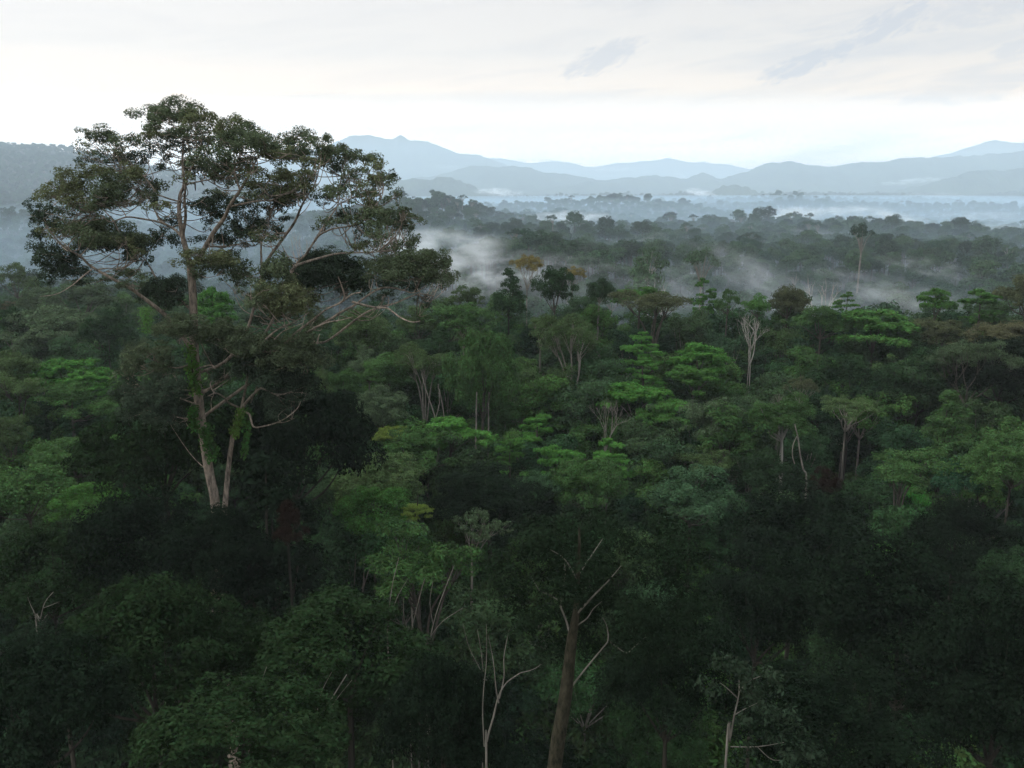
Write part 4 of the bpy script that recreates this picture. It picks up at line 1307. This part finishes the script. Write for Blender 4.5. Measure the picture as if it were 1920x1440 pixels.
FARM = {}
for nm, k, bk in (('round_a', 'round', BARK_GREY), ('round_b', 'round', BARK_GREY), ('round_c', 'round', BARK_GREY), ('round_d', 'round', BARK_GREY), ('tall_a', 'tall', BARK_PALE), ('tall_b', 'tall', BARK_WHITE), ('bare_a', 'bare', BARK_WHITE), ('bare_b', 'bare', BARK_WHITE)):
    FARM[nm] = far_tree_mesh(k, len(FARM)).mesh('far_' + nm, [LEAF_FAR, bk])

FAR_THINGS = []


def far_tree(mesh, name, px, pytop, D, H, label, wid=1.0):
    h0 = max(v.co.z for v in FARM[mesh].vertices)
    wid = wid * (.65 if D < 600 else 1)
    p = at(px, pytop, D)
    gz = float(ground(p[0], D))
    s = H / h0
    z = p[2] - H
    o = link(name, FARM[mesh], None, (p[0], D, min(z, gz)), px * .37, (s * wid * (1 + max(0, z - gz) / H), s * wid * (1 + max(0, z - gz) / H), s * (1 + max(0, z - gz) / H)))
    tag(o, label, 'tree', 'single trees standing out of the far forest')
    FAR_THINGS.append((p[0], D))
    return o


far_tree('tall_b', 'tall_far_tree', 1217, 462, 330, 24, 'hazy tall tree with a thick white trunk and thin umbrella crown in the far forest')
far_tree('tall_a', 'tall_far_tree', 1318, 462, 330, 22, 'hazy spreading tree with several pale forked limbs beyond the ridge')
far_tree('bare_a', 'bare_far_tree', 1551, 514, 265, 13, 'white dead tree with stubby forked arms standing in valley mist')
far_tree('tall_a', 'tall_far_tree', 1620, 416, 420, 26, 'dark umbrella-topped tree with a visible stem above green haze')
far_tree('bare_a', 'bare_far_tree', 565, 430, 420, 15, 'white dead snag seen through the giant tree crown')
far_tree('bare_b', 'bare_far_tree', 1232, 525, 260, 9, 'small pale snag leaning in mist just above the ridge')
far_tree('tall_a', 'tall_far_tree', 1484, 398, 800, 30, 'dark umbrella crown poking up beside the mist patch on the far rise')
far_tree('tall_b', 'tall_far_tree', 773, 368, 900, 30, 'umbrella crown on the skyline of the near wooded rise, touching the giant tree')
far_tree('round_a', 'rounded_far_tree', 805, 370, 900, 28, 'rounded skyline crown on the near wooded rise')
far_tree('tall_a', 'tall_far_tree', 858, 372, 900, 30, 'tall crown on the skyline of the near wooded rise, first of two close ones')
far_tree('tall_a', 'tall_far_tree', 884, 373, 900, 30, 'tall crown at the end of the near wooded rise skyline')
far_tree('round_b', 'rounded_far_tree', 1215, 362, 1380, 30, 'tallest rounded crown on the middle forest skyline')
far_tree('round_c', 'rounded_far_tree', 1500, 364, 1640, 30, 'rounded crown on the skyline beyond the mist patch')
far_tree('round_d', 'rounded_far_tree', 1093, 412, 760, 22, 'dark pointed pair of crowns edging a mist patch')
far_tree('round_a', 'rounded_far_tree', 1810, 448, 500, 24, 'dark rounded crown topping the dark far clump')
far_tree('round_b', 'rounded_far_tree', 1765, 455, 490, 22, 'second dark rounded crown of the dark far clump')
far_tree('round_c', 'rounded_far_tree', 1210, 492, 300, 18, 'pale low rounded crown at the foot of the thick white trunk')

# ------------------------------------------------------------------ far forest as one mass
rs = np.random.default_rng(5)
pts = []
yy = 186.0
while yy < 4500:
    step = 8.2 + min(yy, 2600) * 0.0032
    half = 0.68 * yy + 20
    xs = np.arange(-half, half, step)
    X = xs + rs.uniform(-.42, .42, len(xs)) * step
    Y = yy + rs.uniform(-.42, .42, len(xs)) * step
    keep = np.ones(len(X), bool)
    keep &= ~((X / Y < -0.16) & (Y < 288))
    pts.append(np.stack([X[keep], Y[keep]], 1))
    yy += step
pts = np.concatenate(pts)
ft = np.array(FAR_THINGS)
near_thing = np.zeros(len(pts), bool)
for a, b in ft:
    near_thing |= np.hypot(pts[:, 0] - a, (pts[:, 1] - b) * .6) < 6
pts = pts[~near_thing]
Z = ground(pts[:, 0], pts[:, 1])
print('far forest trees', len(pts))
sz = 0.72 + 0.42 * rs.random(len(pts)) + 0.3 * (rs.random(len(pts)) > .95)
kd = rs.integers(0, 4, len(pts)); kd[rs.random(len(pts)) > .972] = 4; kd[rs.random(len(pts)) > .998] = 5
sz = np.where(kd >= 4, np.minimum(sz, .88), sz)
srcs = {}
for o in list(COL.objects):
    if o.type == 'MESH' and o.data.name.startswith('far_') and o.parent is None:
        srcs.setdefault(o.data.name, o)
order = ['far_round_a', 'far_round_b', 'far_round_c', 'far_round_d', 'far_tall_a', 'far_tall_b']
scatter('far_forest', 'hazy rainforest canopy stretching across the valley beyond the ridge', pts, Z - 1.0, sz, kd, [srcs[k] for k in order])

# ------------------------------------------------------------------ terrain: one sheet out to the horizon
RMAX = 10900.0
na = 360
rr = np.concatenate([[0.0], np.geomspace(8, RMAX, 210)])
ang = np.arange(na) / na * 2 * math.pi
# finer in front of the viewer
ang = ang + 0.55 * np.sin(ang * 1.0) * 0.9
A, R = np.meshgrid(ang, rr[1:])
X = R * np.sin(A); Y = R * np.cos(A)
Zg = ground(X, Y)
V = np.concatenate([[[0, 0, float(ground(0, 0))]], np.stack([X, Y, Zg], -1).reshape(-1, 3)])
nr = len(rr) - 1
faces = [(0, 1 + i, 1 + (i + 1) % na) for i in range(na)]
for k in range(nr - 1):
    o = 1 + k * na
    faces += [(o + i, o + na + i, o + na + (i + 1) % na, o + (i + 1) % na) for i in range(na)]
me = bpy.data.meshes.new('terrain')
me.from_pydata(V.tolist(), [], faces)
me.materials.append(SOIL)
for p in me.polygons: p.use_smooth = True
tag(link('terrain', me), None, None, None, 'structure')


# ------------------------------------------------------------------ mountain ranges (crest traced in bearing and elevation, standing at their own distance with real depth)
def mountain(name, D, crest, depth, rough, seed, px0=None, px1=None, bump=0.0):
    pxs = np.array([c[0] for c in crest], float); pys = np.array([c[1] for c in crest], float)
    n = 420
    t = np.linspace(pxs[0], pxs[-1], n)
    # smooth the traced crest a little
    h = np.interp(t, pxs, pys)
    ker = np.hanning(7); ker /= ker.sum()
    h = np.convolve(np.pad(h, 3, mode='edge'), ker, 'valid')
    h = h + 4.5 * fbm(t / 30.0, t * 0 + seed, seed, 6)
    rows = 70
    V = []
    s = np.linspace(-1, 1, rows)
    for j, sj in enumerate(s):
        y = D + sj * depth
        for i in range(n):
            top = at(t[i], h[i], D)
            x = top[0] * (1 + 0.0 * sj)
            zb = -130.0
            fall = (1 - abs(sj) ** 1.35)
            if sj < 0:
                rid = vnoise(x / (depth * .28), 0.3 * seed, seed) * 0.5 + 0.5
                fall = (1 - abs(sj)) ** (0.9 + 0.9 * rid)
            z = zb + (top[2] - zb) * max(0, fall)
            V.append((x, y, z))
    V = np.array(V)
    damp = np.repeat(np.minimum(1, np.abs(s) * 3 + .12), n)
    V[:, 2] += 1.7 * damp * rough * fbm(V[:, 0] / (rough * 6), V[:, 1] / (rough * 6), seed, 5)
    if bump:
        V[:, 2] += bump * vnoise(V[:, 0] / 16.0, V[:, 1] / 16.0, seed + 5)
    F_ = [(j * n + i, j * n + i + 1, (j + 1) * n + i + 1, (j + 1) * n + i) for j in range(rows - 1) for i in range(n - 1)]
    me = bpy.data.meshes.new(name)
    me.from_pydata(V.tolist(), [], F_)
    me.materials.append(HILLMAT)
    for p in me.polygons: p.use_smooth = True
    o = link(name, me)
    tag(o, None, None, None, 'structure')


mountain('mountain', 8600, [(1560, 330), (1640, 312), (1700, 303), (1760, 296), (1790, 288), (1830, 274), (1870, 263), (1920, 266), (1990, 280), (2100, 300), (2250, 330)], 1300, 50, 11)
mountain('mountain', 9300, [(820, 330), (880, 300), (930, 297), (985, 303), (1040, 303), (1095, 310), (1130, 311), (1170, 306), (1215, 300), (1250, 296), (1290, 304), (1340, 308), (1400, 314), (1480, 325), (1560, 340)], 1200, 40, 12)
mountain('mountain', 6300, [(300, 330), (420, 320), (520, 295), (585, 280), (625, 265), (655, 252), (690, 250), (715, 257), (735, 264), (750, 256), (768, 265), (800, 265), (830, 277), (860, 288), (890, 290), (920, 299), (950, 310), (1000, 324), (1060, 332), (1120, 345), (1180, 360)], 1300, 60, 13)
mountain('mountain', 4500, [(700, 350), (800, 330), (880, 312), (961, 312), (996, 316), (1032, 325), (1086, 331), (1140, 338), (1180, 331), (1210, 326), (1259, 331), (1286, 335), (1303, 328), (1319, 323), (1338, 328), (1357, 334), (1380, 330), (1400, 323), (1449, 308), (1470, 309), (1484, 305), (1508, 312), (1549, 314), (1617, 306), (1652, 302), (1671, 303), (1706, 296), (1776, 294), (1860, 289), (1920, 285), (2000, 283), (2150, 300)], 900, 40, 14, bump=8)
mountain('hill', 3500, [(1640, 372), (1720, 356), (1760, 340), (1790, 330), (1833, 319), (1880, 321), (1915, 315), (1960, 313), (2050, 325), (2150, 345)], 500, 22, 15, bump=11)
mountain('hill', 3100, [(1300, 376), (1325, 366), (1338, 358), (1357, 348), (1378, 345), (1400, 349), (1420, 360), (1450, 366), (1480, 378)], 320, 10, 16, bump=11)
mountain('hill', 3100, [(600, 372), (680, 350), (737, 339), (790, 336), (825, 331), (852, 336), (875, 344), (897, 352), (930, 368), (960, 378)], 420, 14, 17, bump=11)


# ------------------------------------------------------------------ air: haze box and mist banks
def volume_mat(name, dens, colr, aniso=0.2):
    m, nt, out = new_mat(name)
    v = N(nt, 'ShaderNodeVolumePrincipled')
    v.inputs['Color'].default_value = (*colr, 1)
    v.inputs['Density'].default_value = dens
    v.inputs['Density Attribute'].default_value = ''
    v.inputs['Color Attribute'].default_value = ''
    v.inputs['Temperature Attribute'].default_value = ''
    v.inputs['Anisotropy'].default_value = aniso
    nt.links.new(v.outputs[0], out.inputs['Volume'])
    return m, nt, v


def box_mesh(name, lo, hi):
    x0, y0, z0 = lo; x1, y1, z1 = hi
    V = [(x0, y0, z0), (x1, y0, z0), (x1, y1, z0), (x0, y1, z0), (x0, y0, z1), (x1, y0, z1), (x1, y1, z1), (x0, y1, z1)]
    Fc = [(0, 3, 2, 1), (4, 5, 6, 7), (0, 1, 5, 4), (1, 2, 6, 5), (2, 3, 7, 6), (3, 0, 4, 7)]
    me = bpy.data.meshes.new(name); me.from_pydata(V, [], Fc)
    return me


HAZE_D = 0.00011
me = box_mesh('haze', (-11300, -11300, -190), (11300, 11300, 440))
hm, _, _ = volume_mat('haze_air', HAZE_D, (.87, .95, 1.0), 0.0)
me.materials.append(hm)
tag(link('haze', me), 'pale blue morning haze over the whole valley', 'haze', None, 'stuff')


def ico(name):
    import bmesh
    bm = bmesh.new()
    bmesh.ops.create_icosphere(bm, subdivisions=3, radius=1.0)
    me = bpy.data.meshes.new(name); bm.to_mesh(me); bm.free()
    return me


def mist(px, py, D, hw, hh, hd, dens, seed, label, tilt=0.0, scale=2.2, thr=0.42):
    m, nt, v = volume_mat('mist_vapour', 0, (.90, .96, 1.0), 0.0)
    L = nt.links.new
    tc = N(nt, 'ShaderNodeTexCoord')
    ln = N(nt, 'ShaderNodeVectorMath', operation='LENGTH')
    L(tc.outputs['Object'], ln.inputs[0])
    fall = N(nt, 'ShaderNodeMapRange'); fall.interpolation_type = 'SMOOTHSTEP'
    fall.inputs['From Min'].default_value = 1.0; fall.inputs['From Max'].default_value = 0.25
    L(ln.outputs['Value'], fall.inputs['Value'])
    mp = N(nt, 'ShaderNodeMapping'); mp.inputs['Location'].default_value = (seed * 3.7, seed * 1.3, 0)
    mp.inputs['Scale'].default_value = (scale * max(1, hw / max(hh * 2.2, 1)) ** .6, scale, scale * .8)
    L(tc.outputs['Object'], mp.inputs['Vector'])
    nz = N(nt, 'ShaderNodeTexNoise'); nz.inputs['Scale'].default_value = 1.0; nz.inputs['Detail'].default_value = 4; nz.inputs['Roughness'].default_value = .6
    L(mp.outputs[0], nz.inputs['Vector'])
    nr_ = N(nt, 'ShaderNodeMapRange'); nr_.interpolation_type = 'SMOOTHSTEP'
    nr_.inputs['From Min'].default_value = thr; nr_.inputs['From Max'].default_value = thr + .26
    L(nz.outputs[0], nr_.inputs['Value'])
    d = math_node(nt, 'MULTIPLY', fall.outputs[0], nr_.outputs[0])
    d = math_node(nt, 'MULTIPLY', d, dens)
    L(d, v.inputs['Density'])
    me = ico('mist')
    me.materials.append(m)
    p = at(px, py, D)
    o = link('mist', me, None, p, 0, (hw, hd, hh))
    o.rotation_euler = (0, tilt, 0)
    tag(o, label, 'mist', 'mist patches lying on the forest', 'stuff')
    return o


# thin ground mist pooled over the valley floor, a flat lens that thins out towards its rim
me = ico('valley_mist')
vm, _, _ = volume_mat('valley_mist_air', .0009, (.60, .82, 1.0), 0.0)
me.materials.append(vm)
me2 = ico('upper_haze')
vm2, _, _ = volume_mat('valley_air', .00021, (.62, .83, 1.0), 0.0)
me2.materials.append(vm2)
tag(link('mist', me2, None, (0, 4900, -60), 0, (6200, 4600, 300)), 'thicker blue haze hanging over the valley before the mountains', 'mist', None, 'stuff')
tag(link('mist', me, None, (500, 1350, -72), 0, (2300, 1180, 50)), 'thin mist pooled over the far forest in the valley', 'mist', None, 'stuff')
mist(925, 514, 250, 26, 7.5, 30, .034, 1, 'bright mist bank behind the ridge beside the orange crowns', -.12, 2.6, .44)
mist(820, 470, 330, 34, 10, 40, 0.0468, 2, 'thin mist veil beside the giant tree crown', 0, 1.6)
mist(1250, 556, 240, 55, 7, 35, 0.007, 3, 'low mist veil along the back of the ridge', 0, 2)
mist(1430, 528, 260, 24, 8, 30, 0.011, 4, 'slanting wisp of mist above the ridge', .5, 2)
mist(1620, 572, 230, 52, 6, 34, 0.010, 5, 'mist lying behind the yellow-green umbrella', 0, 2)
mist(1070, 408, 950, 62, 9, 60, 0.0338, 6, 'mist strip in the hollow of the far forest', 0, 2.2)
mist(935, 360, 2450, 80, 14, 110, 0.026, 7, 'bright low cloud at the foot of the blue mountain', 0.05, 2)
mist(1470, 404, 900, 55, 10, 60, 0.0364, 8, 'mist patch rising beside the umbrella crown', -.1, 2)
mist(1690, 412, 800, 32, 8, 40, 0.0364, 9, 'small slanting mist puff over the far forest', .2, 2)
mist(1600, 396, 1000, 60, 8, 60, 0.0234, 10, 'faint mist streak over the far forest', 0, 2)
mist(1750, 366, 2500, 120, 10, 120, 0.0044, 11, 'long low mist before the right-hand mountain', 0, 2.4)
mist(1312, 361, 2700, 60, 14, 120, 0.0312, 12, 'small cloud beside the little wooded hill', .2, 2)
mist(1700, 340, 4100, 190, 16, 200, 0.0130, 13, 'thin cloud streaks at the mountain foot', -.1, 2.4)
mist(1840, 405, 1100, 90, 9, 80, 0.0077, 14, 'broken mist over the forest edge', 0, 2.6)
mist(1150, 380, 1900, 90, 8, 90, 0.0066, 15, 'pale mist sheet behind the middle forest skyline', 0, 2.2)

for k, (px, py, D, hw, hh, dn, lab) in enumerate(((1150, 468, 600, 55, 8, .009, 'faint wisp among the far trees above the orange crowns'), (1355, 478, 520, 42, 8, .010, 'faint wisp threading the far trees near the forked pale tree'),
        (1560, 446, 680, 60, 8, .009, 'faint wisp across the far forest beside the umbrella-topped tree'), (1000, 446, 700, 60, 8, .008, 'thin veil over the green far slope beside the giant tree'),
        (1745, 505, 430, 34, 7, .010, 'wisp lying at the foot of the dark far clump'), (1885, 432, 760, 60, 8, .009, 'thin mist drifting behind the dark far clump'), (1250, 520, 360, 34, 6, .008, 'low wisp beneath the thick white trunk'),
        (1655, 540, 300, 36, 6, .010, 'thin mist over the valley behind the lone spreading ridge tree'), (1085, 498, 400, 32, 6, .008, 'pale wisp trailing from the bright mist bank'), (1330, 430, 850, 60, 9, .008, 'pale wisp across the middle of the far forest'))):
    mist(px, py, D, hw, hh, hw * .9, dn, 31 + k, lab, (-.25, .2, .1)[k % 3], 2.8, .44)

mist(1150, 316, 7400, 330, 34, 300, .0035, 51, 'white cloud bank caught between the farthest ridges', 0, 2.4)
mist(1268, 328, 5600, 110, 34, 120, .006, 52, 'small bright cloud on the slope behind the little wooded hill', .3, 2.2)
mist(1010, 300, 8000, 300, 30, 240, .003, 53, 'cloud streak clinging to the pale far ridge', .05, 2.4)
mist(850, 315, 5300, 200, 22, 160, .003, 54, 'thin cloud on the flank of the blue mountain', .1, 2.4)

# ------------------------------------------------------------------ sky
w = bpy.data.worlds.new('World'); SC.world = w
w.use_nodes = True
nt = w.node_tree; nt.nodes.clear(); L = nt.links.new
SUN_EL, SUN_AZ = math.radians(42), math.radians(-85)     # azimuth from the view direction, negative to the left
out = N(nt, 'ShaderNodeOutputWorld')
sky = N(nt, 'ShaderNodeTexSky'); sky.sky_type = 'NISHITA'; sky.sun_disc = False
sky.sun_elevation = SUN_EL; sky.sun_rotation = SUN_AZ
tc = N(nt, 'ShaderNodeTexCoord')
sp = N(nt, 'ShaderNodeSeparateXYZ'); L(tc.outputs['Generated'], sp.inputs[0])
# overcast deck: bright towards the horizon, unseen overhead part brightened to light the crowns
rampn = N(nt, 'ShaderNodeValToRGB')
els = rampn.color_ramp.elements
G_ = 5.0
els[0].position = 0.0; els[0].color = (1.0, .80, .60, 1)
els[1].position = 1.0; els[1].color = (2.5 / G_, 2.6 / G_, 2.72 / G_, 1)
for p_, c_ in ((.034, (5.0, 3.9, 2.9)), (.054, (2.35, 1.86, 1.45)), (.087, (1.22, 1.06, .915)), (.13, (.98, .935, .89)), (.18, (.93, .905, .885)), (.25, (1.05, 1.06, 1.07)), (.45, (1.75, 1.82, 1.90))):
    c_ = tuple(k / G_ for k in c_)
    e = els.new(p_); e.color = (*c_, 1)
L(sp.outputs['Z'], rampn.inputs[0])
azr = math_node(nt, 'ARCTAN2', sp.outputs['X'], sp.outputs['Y'])
elv = math_node(nt, 'ARCSINE', sp.outputs['Z'])
tilt = math_node(nt, 'MULTIPLY_ADD', sp.outputs['X'], -0.26, 1.0)
# streaky cloud field
cv = N(nt, 'ShaderNodeCombineXYZ')
L(math_node(nt, 'MULTIPLY', azr, 4.6), cv.inputs[0])
L(math_node(nt, 'MULTIPLY', math_node(nt, 'SUBTRACT', elv, math_node(nt, 'MULTIPLY', azr, 0.10)), 34.0), cv.inputs[1])
n1 = N(nt, 'ShaderNodeTexNoise'); n1.inputs['Scale'].default_value = 1.0; n1.inputs['Detail'].default_value = 6; n1.inputs['Roughness'].default_value = .55
n1.inputs['Distortion'].default_value = .5
L(cv.outputs[0], n1.inputs['Vector'])
streak = N(nt, 'ShaderNodeMapRange'); streak.interpolation_type = 'SMOOTHSTEP'
streak.inputs['From Min'].default_value = .42; streak.inputs['From Max'].default_value = .70
L(n1.outputs[0], streak.inputs['Value'])
rightness = N(nt, 'ShaderNodeMapRange'); rightness.inputs['From Min'].default_value = -.15; rightness.inputs['From Max'].default_value = .5
L(azr, rightness.inputs['Value'])
dark_all = math_node(nt, 'MULTIPLY', math_node(nt, 'MULTIPLY', streak.outputs[0], math_node(nt, 'ADD', rightness.outputs[0], 0.28)), .42)


def cloud_blob(px, py, ra, re, slope, seed, amt):
    """a separate grey scud cloud: bearing/elevation centre, half sizes in degrees"""
    d = ray(px, py); az0 = math.atan2(d[0], d[1]); el0 = math.asin(d[2] / np.linalg.norm(d))
    da = math_node(nt, 'SUBTRACT', azr, az0); de = math_node(nt, 'SUBTRACT', elv, el0)
    de = math_node(nt, 'SUBTRACT', de, math_node(nt, 'MULTIPLY', da, slope))
    u = math_node(nt, 'DIVIDE', da, math.radians(ra)); v = math_node(nt, 'DIVIDE', de, math.radians(re))
    rr_ = math_node(nt, 'ADD', math_node(nt, 'MULTIPLY', u, u), math_node(nt, 'MULTIPLY', v, v))
    c2 = N(nt, 'ShaderNodeCombineXYZ')
    L(math_node(nt, 'MULTIPLY_ADD', da, 42.0, seed), c2.inputs[0]); L(math_node(nt, 'MULTIPLY', de, 105.0), c2.inputs[1])
    n = N(nt, 'ShaderNodeTexNoise'); n.inputs['Scale'].default_value = 1.0; n.inputs['Detail'].default_value = 9; n.inputs['Roughness'].default_value = .66; n.inputs['Distortion'].default_value = .35
    L(c2.outputs[0], n.inputs['Vector'])
    s = math_node(nt, 'SUBTRACT', math_node(nt, 'MULTIPLY_ADD', n.outputs[0], 2.0, 0.0), rr_)
    mr = N(nt, 'ShaderNodeMapRange'); mr.interpolation_type = 'SMOOTHSTEP'
    mr.inputs['From Min'].default_value = .30; mr.inputs['From Max'].default_value = 1.0
    L(s, mr.inputs['Value'])
    return math_node(nt, 'MULTIPLY', mr.outputs[0], amt)


dk = dark_all
for args in ((1130, 108, 3.6, 1.2, .33, 3.0, .55), (1520, 115, 4.2, 1.1, .30, 7.0, .74), (1660, 50, 3.8, 1.3, .40, 11.0, .66), (1800, 175, 5.5, .9, .05, 17.0, .42), (1905, 92, 1.6, .8, .1, 23.0, .45), (1830, 15, 6, 1.5, 0.1, 29.0, .42)):
    dk = math_node(nt, 'MAXIMUM', dk, cloud_blob(*args))
greyc = N(nt, 'ShaderNodeMixRGB'); greyc.blend_type = 'MIX'
L(dk, greyc.inputs[0])
mul = N(nt, 'ShaderNodeVectorMath', operation='SCALE')
L(rampn.outputs[0], mul.inputs[0]); L(tilt, mul.inputs['Scale'])
L(mul.outputs[0], greyc.inputs[1]); greyc.inputs[2].default_value = (.11, .122, .142, 1)
SKY_GAIN = G_
bg1 = N(nt, 'ShaderNodeBackground'); bg1.inputs['Strength'].default_value = 0.08
L(sky.outputs[0], bg1.inputs['Color'])
bg2 = N(nt, 'ShaderNodeBackground'); bg2.inputs['Strength'].default_value = SKY_GAIN
L(greyc.outputs[0], bg2.inputs['Color'])
mx = N(nt, 'ShaderNodeMixShader'); mx.inputs[0].default_value = 0.9
L(bg1.outputs[0], mx.inputs[1]); L(bg2.outputs[0], mx.inputs[2])
L(mx.outputs[0], out.inputs['Surface'])

ld = bpy.data.lights.new('sun', 'SUN'); ld.energy = 1.9; ld.angle = math.radians(22); ld.color = (1.0, .93, .84)
so = link('sun', ld)
sd = Vector((math.cos(SUN_EL) * math.sin(SUN_AZ), math.cos(SUN_EL) * math.cos(SUN_AZ), math.sin(SUN_EL)))
so.rotation_euler = sd.to_track_quat('Z', 'Y').to_euler()

# ------------------------------------------------------------------ camera and render settings
cd = bpy.data.cameras.new('camera')
cd.sensor_fit = 'HORIZONTAL'; cd.sensor_width = 36.0; cd.lens = 36.0 * F / 1920.0
cd.clip_start = 0.5; cd.clip_end = 60000
cam = link('camera', cd)
cam.rotation_euler = (math.pi / 2 - PITCH, 0, 0)
SC.camera = cam
SC.view_settings.view_transform = 'Standard'
SC.view_settings.look = 'None'
SC.view_settings.exposure = 0.0
SC.view_settings.gamma = 1.0
cy = SC.cycles
cy.max_bounces = 5; cy.diffuse_bounces = 3; cy.glossy_bounces = 1; cy.transmission_bounces = 3; cy.volume_bounces = 4
cy.transparent_max_bounces = 8
cy.use_adaptive_sampling = True; cy.adaptive_threshold = 0.006
cy.use_denoising = True; cy.denoising_prefilter = 'ACCURATE'
cy.caustics_reflective = False; cy.caustics_refractive = False
cy.sample_clamp_indirect = 4.0
cy.volume_step_rate = 1.0
cy.volume_max_steps = 128
